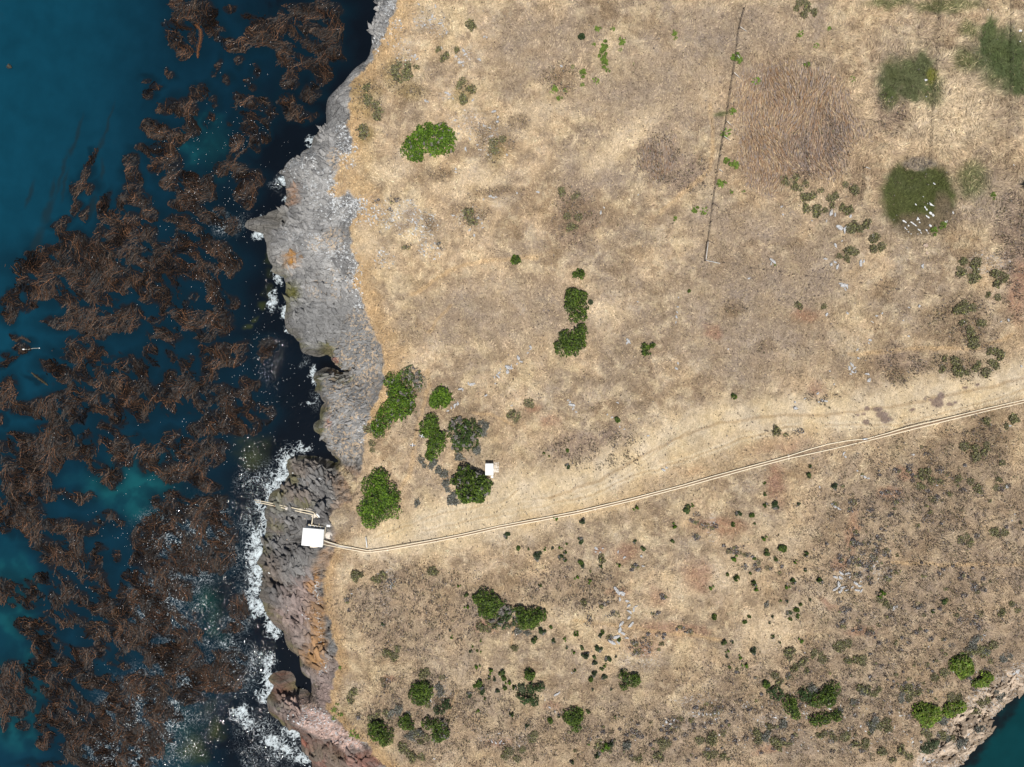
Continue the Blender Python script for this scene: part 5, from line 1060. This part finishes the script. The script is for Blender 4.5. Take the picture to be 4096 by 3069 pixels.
sm_, nt_, b_s = nmat('fractured rock'); c_s = coords(nt_); n_s = noise(nt_, c_s, 3.0, 7, .7)
nt_.links.new(scalec(nt_, attr(nt_, 'col'), mrange(nt_, n_s, .3, .7, .6, 1.35, False)), b_s.inputs['Base Color']); b_s.inputs['Roughness'].default_value = .85; bump(nt_, b_s, n_s, .9, .12); M['ledge'] = sm_
Lg = [ledges([(1220,1930,110,90),(1180,2060,110,80),(1150,2200,100,110),(1150,2330,100,90),(1190,2450,90,80),(1240,2560,60,80),(1270,2660,60,60),(1150,2850,50,60),(1260,3010,80,50),(1400,3050,90,30),(1310,2000,50,100)], 2500, 81, -.9, (.15, 1.5), .6),
      ledges([(1230,680,110,60),(1230,820,100,120),(1170,980,90,100),(1230,1150,90,110),(1260,1300,90,80),(1360,1150,80,120),(1290,560,60,60),(1530,100,50,110)], 1700, 82, -.55, (.12, 1.3), .42),
      ledges([(1340,1530,50,70),(1400,1400,90,110),(1400,1650,80,120),(1330,1750,40,60)], 900, 83, .3, (.12, 1.0), .45),
      ledges([(3900,2900,100,60),(4020,2760,70,50),(3780,3000,70,50),(3850,2960,70,60)], 900, 84, .7, (.2, 1.0), .5),
      ledges([(1250,2850,110,60),(1370,2940,90,50),(1290,2780,50,50)], 260, 85, .5, (.15, .6), .25)]
VV = []; FF = []; CC = []; off = 0
for a_, b_, c_ in Lg: VV.append(a_); FF.append(b_ + off); CC.append(c_); off += len(a_)
o = mk('broken_ledges', np.concatenate(VV), np.concatenate(FF), M['ledge'], np.concatenate(CC)); tag(o, 'broken ledges and fractured blocks of the rocky shore', 'rock ledges', kind='stuff')

# ------------------------------------------------------------------ pipelines
def path3(pts, h, step=3.0, sm=4):
    """world points along map polyline resting h above smoothed ground"""
    out = []
    for (a, b), (c, d) in zip(pts[:-1], pts[1:]):
        n = max(1, int(math.hypot(c - a, d - b) * .055 / step))
        for i in range(n): out.append((a + (c - a) * i / n, b + (d - b) * i / n))
    out.append(pts[-1]); out = np.array(out)
    x, y, z = Wv(out[:, 0], out[:, 1], h)
    zs = z.copy()
    for i in range(len(z)): zs[i] = max(z[i] - .1, z[max(0, i-sm):i+sm+1].mean())
    # re-project at the smoothed height so plan position stays on the traced line
    x, y = px2w(out[:, 0], out[:, 1], zs + h)
    return [Vector((float(a), float(b), float(c) + h)) for a, b, c in zip(x, y, zs)], z
def pipe_thing(name, pts, r, mat, h, label, group, coup=6, saddle=True, cat='pipe'):
    P, g = path3(pts, h); root = empty(name, P[0], 0, label, cat, group); o0 = P[0].copy()
    mb = MB(); mb.tube([p - o0 for p in P], r, 10); mb.build('pipe_run', M[mat], root, True)
    cm = None; n = 0
    for i in range(2, len(P) - 1, coup):
        if n >= 45: break
        t = (P[i+1] - P[i]).normalized(); n += 1
        if cm is None:
            mb = MB(); mb.tube([(-.16, 0, 0), (.16, 0, 0)], r * 1.5, 12); cm = mb.build('coupling', M[mat], root)
            q = cm
        else: q = cm.copy(); COL.objects.link(q); q.parent = root
        q.location = P[i] - o0; q.rotation_euler = t.to_track_quat('X', 'Z').to_euler()
    if saddle:
        sm_ = None
        for i in range(4, len(P) - 1, coup * 2):
            t = (P[i+1] - P[i]).normalized(); hh = P[i].z - g[i]
            if sm_ is None:
                mb = MB(); mb.box((0, 0, -.3), (.28, .5, .75), 0, .03); sm_ = mb.build('saddle_block', M['concrete'], root); q = sm_
            else: q = sm_.copy(); COL.objects.link(q); q.parent = root
            q.location = P[i] - o0 + Vector((0, 0, -r - .1)); q.rotation_euler = (0, 0, math.atan2(t.y, t.x))
    return root
UP = [(1296,2163),(1357,2181),(1410,2191),(1467,2202),(1480,2202),(1550,2193),(1700,2166),(1850,2137),(1996,2104),(2150,2076),(2312,2045),(2520,1996),(2730,1941),(2860,1903),(2999,1866),(3156,1824),(3240,1797),(3311,1777),(3390,1763),(3469,1755),(3550,1733),(3626,1711),(3781,1674),(3938,1636),(4096,1600),(4400,1530),(5000,1390)]
LO = [(1294,2178),(1380,2195),(1458,2209),(1485,2209),(1550,2201),(1700,2175),(1850,2146),(1996,2113),(2150,2085),(2312,2054),(2520,2005),(2730,1950),(2999,1875),(3156,1834),(3323,1798),(3484,1760),(3638,1721),(3793,1682),(3957,1642),(4096,1610),(4400,1540),(5000,1400)]
def between(t): # thin lines between the mains
    out = []
    for a, b in LO:
        yu = np.interp(a, [p[0] for p in UP], [p[1] for p in UP]); out.append((a, b * (1 - t) + yu * t))
    return out
PG = 'pipes running side by side across the headland'
pipe_thing('water_main', UP, .10, 'cream_pipe', .38, 'upper cream water main with couplings running along the track', PG)
pipe_thing('water_main', LO, .095, 'cream_pipe', .36, 'lower cream water main with couplings, nearest the shrubby slope', PG)
pipe_thing('thin_pipe', between(.36), .05, 'brown_pipe', .22, 'thin brown pipe lying just above the lower cream main', PG, 8, False)
pipe_thing('thin_pipe', between(.66), .045, 'brown_pipe', .22, 'thin brown pipe lying just below the upper cream main', PG, 8, False)
pipe_thing('steel_conduit', [(1300,2166),(1357,2186),(1404,2193)], .07, 'grey_pipe', .45, 'short white steel conduit beside the mains at the pump house', PG, 3, False)
# sleeve of newer steel at the bend, leaning stand pipe near the elbow
pipe_thing('pipe_sleeve', [(3450,1758),(3469,1755)], .17, 'grey_pipe', .38, 'silver repair sleeve on the upper main at the pipeline bend', None, 2, False, 'sleeve')
a = W(1463.5, 2150, .5); b = W(1468, 2191, .4)
rt = empty('branch_pipe', (a[0], a[1], a[2] + .5), 0, 'white branch pipe lying at right angles to the mains, below the bright coastal bush', 'pipe')
d = Vector((b[0], b[1], b[2] + .4)) - Vector((a[0], a[1], a[2] + .5))
mb = MB(); mb.tube([(0, 0, 0), d], .1, 10); mb.build('pipe_run', M['white_wall'], rt, True)
mb = MB(); mb.tube([d.normalized() * -.05, d.normalized() * .06], .16, 12); mb.build('flange', M['grey_pipe'], rt)
mb = MB(); mb.tube([d * .76, d * .76 + d.normalized() * .1], .13, 12); mb.build('clamp', M['grey_pipe'], rt)
mb = MB(); mb.box((d.x * .3, d.y * .3, -.3), (.3, .12, .5)); mb.build('stand', M['dark_wood'], rt)

# ------------------------------------------------------------------ pump house
HX, HY, HG = W(1250.5, 2150.5, 2.45); HG -= .1
PH = empty('pump_house', (HX, HY, HG), -math.radians(5.4), 'square white flat-roofed pump house on the rocks above the surf', 'pump house')
mb = MB(); mb.box((0, 0, .35), (4.3, 3.6, 4.1), 0, .03); mb.build('walls', M['white_wall'], PH)
mb = MB(); mb.box((0, 0, 2.49), (4.62, 3.86, .18), 0, .04); mb.build('roof', M['white_roof'], PH)
v_ = MB(); v_.box((.75, .2, 2.66), (.22, .22, .14), 0, .02); v_.build('roof_vent', M['concrete'], PH)
mb = MB(); mb.box((.15, -2.1, 1.2), (1.7, .5, .12), 0, .02); mb.build('door_canopy', M['cream_pipe'], PH)
dr = MB(); dr.box((.15, -1.84, 1.0), (.95, .07, 2.0)); dro = dr.build('door', M['grey_pipe'], PH)
mb = MB(); mb.tube([(.5, -1.88, 1.0), (.5, -1.94, 1.0), (.38, -1.94, 1.0)], .025, 6); mb.build('handle', M['rust'], dro)
mb = MB(); mb.box((-.9, 1.84, 1.3), (.7, .08, .5)); vn = mb.build('vent_grille', M['grey_pipe'], PH)
mb = MB(); mb.box((.15, -2.3, -.2), (2.4, 1.1, .5), 0, .03); mb.build('door_step', M['concrete'], PH)
mb = MB(); mb.box((0, 0, -1.0), (4.7, 4.0, 1.6), 0, .05); mb.build('plinth', M['concrete'], PH)
def wp(u, v, zabs):
    x, y = px2w(u, v, zabs); return Vector((float(x), float(y), zabs))
# manifold
mz = HG + 1.15
MF = empty('pipe_manifold', wp(1235.7, 2099.7, mz), 0, 'cream pipe manifold with valves along the back wall of the pump house', 'pipework')
o0 = wp(1235.7, 2099.7, mz); L_ = [o0 - o0, wp(1301.5, 2110, mz) - o0, wp(1299, 2125, mz) - o0, wp(1292.5, 2168, mz - .2) - o0, wp(1297, 2172, HG + .5) - o0]
mb = MB(); mb.tube(L_, .17, 12); mb.build('header_pipe', M['cream_pipe'], MF, True)
mb = MB(); mb.tube([L_[0] - Vector((.05, 0, 0)), L_[0] + Vector((.08, -.01, 0))], .28, 14); mb.build('end_flange', M['cream_pipe'], MF)
mb = MB(); mb.tube([wp(1293.5, 2118, mz - .25) - o0, wp(1288, 2178, mz - .25) - o0], .06, 8); mb.build('rusty_riser', M['rust'], MF, True)
for i, (a, b) in enumerate(((1243, 2101), (1259, 2103.5), (1270, 2105.2), (1283, 2107.3))):
    c0 = wp(a, b, mz) - o0; mb = MB(); mb.tube([c0, c0 + Vector((0.03, -.42, -.05))], .085, 8)
    q = mb.build('outlet_pipe', M['cream_pipe'], MF, True)
    mb = MB(); mb.tube([c0 + Vector((0, 0, .1)), c0 + Vector((0, 0, .34))], .03, 6); mb.tube([c0 + Vector((0, 0, .34)), c0 + Vector((0, 0, .38))], .15, 12)
    mb.build('valve_wheel', M['white_wall'] if i != 2 else M['grey_pipe'], MF)
mb = MB()
for a, b in ((1238, 2100.2), (1300, 2111), (1294, 2150)):
    c0 = wp(a, b, mz) - o0; mb = MB(); mb.box((c0.x, c0.y, -1.0), (.12, .12, 1.9)); mb.build('support_leg', M['grey_pipe'], MF)
# intake pipes to the sea
gA = float(Zat(*[float(q) for q in px2w(1253, 2050, HG)])[0])
zt = max(gA, HG - .4) + .7
IG = 'intake pipes leading down into the surf'
def intake(pts, label):
    P = [wp(a, b, z_) for a, b, z_ in pts]; o0 = P[0]; rt = empty('intake_pipe', o0, 0, label, 'pipe', IG)
    mb = MB(); mb.tube([p - o0 for p in P], .105, 10); mb.build('pipe_run', M['cream_pipe'], rt, True)
    for t in (.25, .55, .8):
        k = 2 if len(P) > 4 else 1
        a, b = P[-2] - o0, P[-1] - o0
        c = P[-3] - o0; p = c + (a - c) * t; dd = (a - c).normalized()
        mb = MB(); mb.tube([p - dd * .1, p + dd * .1], .17, 10); mb.build('flange', M['rust'] if t == .8 else M['cream_pipe'], rt)
    return rt
slope_end = SEA + .55
intake([(1276.6,2098,mz),(1279,2083,zt+.1),(1271,2072,zt),(1253.8,2049.4,zt),(1060,2008,slope_end+.4),(1011,1998,SEA-.25)], 'upper cream intake pipe running from the pump house into the surf')
intake([(1247,2097,mz),(1251,2070,zt),(1251,2059,zt-.05),(1062,2016,slope_end+.3),(1016,2007,SEA-.25)], 'lower cream intake pipe running from the pump house into the surf')
def block(name, u, v, sx, sy, sz, rz, mat, label, cat='concrete block', grp=None, top=None, bev=.04):
    x, y, zz = W(u, v, sz * .5); o = MB().box((0, 0, 0), (sx, sy, sz + 1.0), 0, bev).build(name, M[mat])
    o.location = (x, y, (zz + sz if top is None else top) - (sz + 1.0) / 2); o.rotation_euler = (0, 0, rz); tag(o, label, cat, grp); return o
CB = 'concrete supports under the intake pipes'
block('pier_block', 1149, 2034, .8, .6, .5, .2, 'concrete', 'tan concrete pier halfway along the two intake pipes', grp=CB, top=None)
for q, lb in (((1205,2038), 'first'), ((1223,2036), 'second'), ((1239,2037), 'third')): block('pier_block', q[0], q[1], .75, .45, .35, -.2 + .2 * random.random(), 'concrete', f'{lb} of three small pale blocks beside the intake pipes, counted from the sea', grp=CB)
block('landing_slab', 1262, 2076, 1.5, 2.2, .25, .6, 'concrete', 'pale concrete landing under the pipe elbows behind the pump house', 'concrete slab', top=zt - .35)
block('kerb_wall', 1277, 2069, .35, 1.9, .5, .72, 'white_wall', 'short white wall slanting beside the pipe elbows', 'wall', top=zt + .15)
block('electric_box', 1314.5, 2103, .8, .5, .6, -.15, 'white_wall', 'small white box right of the pipe manifold', 'box')
rt = empty('intake_bracket', wp(1039, 2006, SEA + .6), 0, 'pale steel frame clamping both intake pipes over the surf', 'bracket')
for dx, nm in ((-.17, 'cross_bar'), (.17, 'cross_bar')): mb = MB(); mb.box((dx, 0, 0), (.08, 1.1, .08), .2); mb.build(nm, M['white_wall'], rt)
for sy in (-.45, .45): mb = MB(); mb.box((0, sy, -.7), (.08, .08, 1.4)); mb.build('leg', M['white_wall'], rt)
x, y, zz = W(1315, 2142); mb = MB(); mb.tube([(0, 0, -.5), (0, 0, .07)], .8, 22); o = mb.build('round_slab', M['concrete'], None, False, (x, y, zz)); tag(o, 'round pale concrete cover right of the pump house', 'concrete slab')

# ------------------------------------------------------------------ white shed
SX, SY, SG = W(1957.2, 1878, 2.1)
SH = empty('shed', (SX, SY, SG), 0, 'small white flat-roofed shed beside the broad dark tree', 'shed')
mb = MB(); mb.box((0, 0, 1.0), (1.66, 2.42, 2.1), 0, .02); mb.build('walls', M['white_wall'], SH)
mb = MB(); mb.box((0, 0, 2.09), (1.72, 2.5, .1), 0, .02); mb.build('roof', M['white_roof'], SH)
dr = MB(); dr.box((.85, .1, 1.0), (.05, .8, 1.8)); d_ = dr.build('door', M['white_roof'], SH)
mb = MB(); mb.tube([(.89, .4, 1.0), (.94, .4, 1.0), (.94, .3, 1.0)], .02, 6); mb.build('handle', M['rust'], d_)
mb = MB(); mb.box((0, 0, -.06), (1.8, 2.6, .3)); mb.build('base', M['concrete'], SH)
x, y, zz = W(1968.6, 1907.5, .5); o = MB().box((0, 0, .25), (.46, .52, .6), 0, .04).build('meter_box', M['white_roof'], None, False, (x, y, zz)); tag(o, 'small white box at the lower right corner of the shed', 'box')
x, y, zz = W(1985, 1867); o = MB().box((0, 0, -.1), (1.1, 2.5, .3), 0, .03).build('concrete_pad', M['concrete'], None, False, (x, y, zz)); tag(o, 'worn concrete pad along the right side of the shed', 'concrete pad')
x, y, zz = W(1914.5, 1577); mb = MB()
n = 26; V = []; F = []
for r_, z_ in ((.52, -.2), (.56, .12), (.61, .12), (.61, -.2), (0, -.02)):
    for i in range(n): V.append((r_ * math.cos(6.2832 * i / n) * 1.1, r_ * math.sin(6.2832 * i / n) * .85, z_))
for j in range(3):
    for i in range(n): F.append((j*n+i, j*n+(i+1) % n, (j+1)*n+(i+1) % n, (j+1)*n+i))
for i in range(n): F.append((4*n+i, 4*n+(i+1) % n, (i+1) % n, i))
o = mk('basin', V, np.array(F), M['tan_rock'], loc=(x, y, zz + .05)); o.rotation_euler = (0, 0, .6); tag(o, 'sunken round pinkish basin below the pale rock chain', 'basin')

# ------------------------------------------------------------------ fences
def fence(name, pts, label, stays=(), hgt=1.15, aframe=False, wires=3, rails=(), shade=False):
    P = [W(a, b, .0) for a, b in pts]; o0 = Vector(P[0]); root = empty(name, o0, 0, label, 'fence', 'old wire fences')
    P = [Vector(p) for p in P]; pm = None
    for i, p in enumerate(P):
        if aframe and i % 3 != 2:
            mb = MB(); mb.tube([p - o0 + Vector((-.28, 0, -.1)), p - o0 + Vector((0, .1, hgt * .95))], .045, 6); mb.tube([p - o0 + Vector((.3, .0, -.1)), p - o0 + Vector((0, .1, hgt * .95))], .045, 6); mb.tube([p - o0 + Vector((-.22, .0, .15)), p - o0 + Vector((.24, 0, .15))], .035, 6)
            mb.build('braced_post', M['dark_wood'], root)
        else:
            mb = MB(); mb.tube([p - o0 + Vector((0, 0, -.3)), p - o0 + Vector((.02, 0, hgt + .1))], [.075, .06], 7); mb.build('post', M['dark_wood'], root)
    for w in range(wires):
        hh = hgt * (w + 1) / wires - .05; pts_ = []
        for a, b in zip(P[:-1], P[1:]):
            for t in (0, .5): pts_.append(a.lerp(b, t) - o0 + Vector((0, 0, hh - (.06 if t else 0))))
        pts_.append(P[-1] - o0 + Vector((0, 0, hh)))
        mb = MB(); mb.tube(pts_, .022 if not aframe else .01, 4, False); mb.build('wire', M['wire'], root)
    for s in stays:
        a = Vector(W(s[0], s[1])) - o0 + Vector((0, 0, hgt * .9)); g = W(s[2], s[3]); b = Vector(g) - o0
        mb = MB(); mb.tube([a, b], .05, 6); mb.build('stay', M['white_wood'] if len(s) < 5 else M['dark_wood'], root)
    for s in rails:
        x1, y1, z1 = W(s[0], s[1], hgt); x2, y2, z2 = W(s[2], s[3], hgt)
        mb = MB(); mb.tube([Vector((x1, y1, z1 + hgt)) - o0, Vector((x2, y2, z2 + hgt)) - o0], .055, 6); mb.build('top_rail', M['white_wood'], root)
    return root
fence('wire_fence', [(2974,36),(2952,118),(2944,185),(2938,235),(2928,300),(2918,360),(2908,430),(2900,495),(2888,555),(2877,628),(2866,690),(2857,755),(2848,820),(2840,890),(2829,968),(2818,1043)],
      'long dark wire fence with white stays running down from the top edge', [(2955,118,2988,127),(2944,230,2963,240),(2930,299,2960,312),(2903,493,2926,502),(2891,552,2920,562),(2872,683,2892,689),(2848,818,2871,825,1),(2829,968,2855,974,1)], 1.3, rails=[(2833,967,2824,1041)], wires=3)
fence('wire_fence', [(2822,1045),(2894,1053),(2943,1059),(3002,1075),(3054,1080),(3118,1088),(3173,1099),(3224,1106),(3282,1114),(3360,1123),(3441,1134),(3500,1143),(3546,1151),(3592,1159),(3651,1163),(3700,1176),(3756,1185),(3842,1196),(3898,1208),(3972,1218),(4034,1227),(4110,1240)],
      'low wire fence of braced posts running right from the fence corner', aframe=True, hgt=.95, rails=[(2825,1042,2880,1054)], wires=1)
fence('wire_fence', [(3757,-30),(3755,0),(3752,75),(3749,154),(3744,244),(3734,328),(3725,470),(3719,587),(3715,655)], 'straight dark fence through the upper green circle', wires=3, hgt=1.1)
fence('wire_fence', [(4042,-30),(4041,60),(4039,148),(4040,241),(4037,433),(4025,556),(4019,680)], 'dark fence nearest the right edge, crossing the corner green patch', wires=3, hgt=1.1)
fence('wire_fence', [(3453,674),(3448,740),(3441,803)], 'short isolated fence beside the cactus bank', [(3453,674,3484,676)], wires=3, hgt=1.2)
a = W(3488, 1288); o = MB().box((0, 0, .1), (.75, .1, .06)).build('plank', M['white_wood'], None, False, a); o.rotation_euler = (0, 0, -.5); tag(o, 'single bleached plank lying in grass right of the plain', 'plank')

# ------------------------------------------------------------------ gulls in flight
def gull(u, v, h, head, bank, label):
    x, y, zz = W(u, v, h); rt = empty('gull', (x, y, zz + h), 0, label, 'gull', 'gulls flying low over the cliff top'); rt.rotation_euler = (bank, .0, head)
    mb = MB(); mb.tube([(.34, 0, .0), (.30, 0, .01), (.26, 0, .03), (.2, 0, .04), (.12, 0, .02), (0, 0, 0), (-.14, 0, 0), (-.24, 0, .01), (-.34, 0, .015)], [.008, .018, .055, .062, .07, .09, .075, .05, .07], 10)
    mb.build('body', M['gull_white'], rt, True)
    mb = MB(); mb.tube([(.33, 0, 0), (.39, 0, -.012)], [.016, .005], 6); mb.build('beak', M['yellow'], rt)
    mb = MB(); mb.box((-.38, 0, .015), (.16, .17, .012)); mb.build('tail', M['gull_white'], rt)
    for s in (-1, 1):
        st = [(0, .05, .10, -.12, .03), (.0, .22, .13, -.10, .10), (.03, .42, .10, -.08, .10), (-.04, .60, .05, -.09, .05)]
        V = []; F = []
        for (c, yy, f, b, z_) in st:
            V += [(c + f, s * yy, z_ + .01), (c + b, s * yy, z_), (c + b, s * yy, z_ - .012), (c + f, s * yy, z_ - .012)]
        for i in range(3):
            for k in range(4): F.append((4*i+k, 4*i+(k+1) % 4, 4*i+4+(k+1) % 4, 4*i+4+k))
        F += [(0, 1, 2, 3), (12, 15, 14, 13)]
        w_ = mk('wing', V, np.array(F), M['gull_grey'], parent=rt)
        V = []
        for (c, yy, f, b, z_) in st: V += [(c + b, s * yy, z_ + .004), (c + b - .05, s * yy, z_), (c + b - .05, s * yy, z_ - .008), (c + b, s * yy, z_ - .008)]
        mk('trailing_edge', V, np.array(F), M['gull_white'], parent=w_)
        tp = [(-.04, s * .60, .05), (.01, s * .60, .05), (-.10, s * .74, .02), (-.13, s * .60, .04)]
        V = [(p[0], p[1], p[2] + d) for d in (.006, -.006) for p in tp]
        mk('wing_tip', V, np.array([(0, 1, 2, 3), (7, 6, 5, 4), (0, 4, 5, 1), (1, 5, 6, 2), (2, 6, 7, 3), (3, 7, 4, 0)]), M['gull_black'], parent=w_)
    return rt
gull(1687, 1746, 3.8, math.radians(-112), .15, 'flying gull with spread wings at the edge of the tall green bush')
gull(1650, 1782, 9.0, math.radians(-95), -.35, 'flying gull banking over bare dry grass, lower left of the other')

# ------------------------------------------------------------------ afloat
x, y, _ = W(96, 1398, 0, True); rt = empty('mooring_buoy', (x, y, SEA), 0, 'white mooring buoy with a line to a small float, among kelp at the left edge', 'buoy')
mb = MB(); mb.tube([(-.26, 0, .16), (-.2, 0, .16), (.2, .03, .16), (.26, .03, .16)], [.06, .15, .15, .06], 12); mb.build('buoy_body', M['float'], rt, True)
x2, y2, _ = W(159, 1393, 0, True); dx, dy = x2 - x, y2 - y
mb = MB(); mb.tube([(.26, 0, .12), (dx * .3, dy * .1 - .02, .1), (dx * .6, dy * .8, .1), (dx, dy, .1)], .035, 5); mb.build('line', M['rope'], rt)
mb = MB(); mb.ell((dx, dy, .12), (.13, .13, .13), 12, 8); mb.build('float', M['float'], rt, True)
def frond(name, pts, width, cols, label, fr=1.0, grp='single kelp fronds'):
    r = random.Random(len(pts) + int(pts[0][0])); P = []
    for (a, b), (c, d) in zip(pts[:-1], pts[1:]):
        for t in np.linspace(0, 1, 7)[:-1]: P.append(px2w(a + (c - a) * t, b + (d - b) * t, SEA + .2))
    V = []; F = []; cc = []
    P = [(float(a), float(b)) for a, b in P]
    for i in range(len(P) - 1):
        ax, ay = P[i]; bx, by = P[i+1]; l = math.hypot(bx - ax, by - ay); tx, ty = (bx - ax) / l, (by - ay) / l; nx_, ny_ = -ty, tx
        w = width * (.5 + math.sin(math.pi * (i + 1) / len(P)) * .6); n = len(V)
        V += [(ax + nx_ * .05, ay + ny_ * .05, SEA + .22), (ax - nx_ * .05, ay - ny_ * .05, SEA + .22), (bx - nx_ * .05, by - ny_ * .05, SEA + .22), (bx + nx_ * .05, by + ny_ * .05, SEA + .22)]; F.append((n, n+1, n+2, n+3)); cc += [cols[0]] * 4
        for s in (-1, 1):
            for k in range(2):
                n = len(V); px, py = ax + (bx - ax) * k / 2, ay + (by - ay) * k / 2; q = w * r.uniform(.6, 1.2)
                ex, ey = px + (nx_ * s - tx * .6) * q, py + (ny_ * s - ty * .6) * q
                V += [(px, py, SEA + .2), (px + tx * .1, py + ty * .1, SEA + .2), (ex, ey, SEA + .16), (ex - tx * .04, ey - ty * .04, SEA + .15)]; F.append((n, n+1, n+2, n+3)); cc += [cols[r.randrange(len(cols))]] * 4
    o = mk(name, V, np.array(F), M['kelp'], np.array(cc)); return tag(o, label, 'kelp frond', grp)
OR = [D(128,84,52), D(108,74,50), D(92,68,48)]
frond('kelp_frond', [(782,98),(800,118),(804,145),(796,180),(790,212),(792,238)], .55, OR, 'long orange feathery kelp frond standing out near the top')
frond('kelp_frond', [(60,1366),(85,1348),(110,1362),(126,1372)], .4, [D(80,66,54), D(60,50,44)], 'short brown kelp frond just above the white buoy')
frond('kelp_frond', [(125,1492),(150,1512),(175,1530),(195,1545)], .35, [D(84,76,54), D(60,56,44)], 'lone olive kelp frond in clear water below the buoy')
frond('kelp_frond', [(30,262),(40,268),(48,272)], .5, [D(90,84,70), D(60,58,52)], 'tiny kelp clump alone in open water near the top left corner')
r = np.random.default_rng(91); n = 15000; us = r.uniform(-60, 1500, n); vs = r.uniform(-60, 3130, n)
fx, fy = px2w(us, vs, SEA); sdw = samp(SD, fx, fy) if False else None
pr = .25 * kelpmask(us, vs) * sstep(0, 900, us) + blobmask(us, vs, [(1000,2300,200,800),(700,2400,300,600),(1080,1500,160,500),(1000,700,160,300),(850,800,160,300),(500,2950,200,160)], 40, 90, .8, 191) * .8
ok = r.random(n) < pr * sstep(.35, .65, fbm(us / 50, vs / 50, 3, 192)); fx, fy = fx[ok], fy[ok]; n = len(fx)
sz = r.uniform(.02, .065, n); an = r.uniform(0, 3.14, n); zz = np.full(n, SEA + .24)
V = np.stack([np.stack([fx + np.cos(an + t) * sz * e, fy + np.sin(an + t) * sz * e, zz], 1) for t, e in ((0, 1.6), (1.57, .7), (3.14, 1.6), (4.71, .7))] + [np.stack([fx, fy, zz + sz * .5], 1)], 1).reshape(-1, 3)
b = np.arange(n)[:, None] * 5; F = np.concatenate([np.concatenate([b + i, b + (i + 1) % 4, b + 4], 1) for i in range(4)])
o = mk('foam_glint_flecks', V, F, M['gull_white']); tag(o, 'tiny white flecks standing for foam and sun glints among the kelp and off the rocks', 'foam', kind='stuff')  # flecks stand in for glints on wet kelp as well as foam
# spiky plant on the right edge
x, y, zz = W(4100, 742); rt = empty('yucca', (x, y, zz), 0, 'black spiky yucca cut by the right edge of the picture', 'yucca')
V = []; F = []; r = random.Random(4)
for i in range(110):
    a = r.uniform(0, 6.283); el = r.uniform(.05, 1.3); L_ = r.uniform(1.6, 2.3); w = .055
    ex, ey, ez = math.cos(a) * math.cos(el) * L_, math.sin(a) * math.cos(el) * L_, .4 + math.sin(el) * L_ * .6; n = len(V)
    V += [(-math.sin(a) * w, math.cos(a) * w, .4), (math.sin(a) * w, -math.cos(a) * w, .4), (ex, ey, ez), (ex * .5, ey * .5, ez * .5 + .28)]; F += [(n, n+1, n+3), (n+1, n+2, n+3), (n+2, n, n+3)]
mk('leaves', V, np.array(F), M['leaf'], np.tile(D(34,38,34), (len(V), 1)), rt)
mb = MB(); mb.tube([(0, 0, -.3), (0, 0, .5)], [.2, .16], 8); mb.build('stem', M['bark'], rt)

finish_labels()
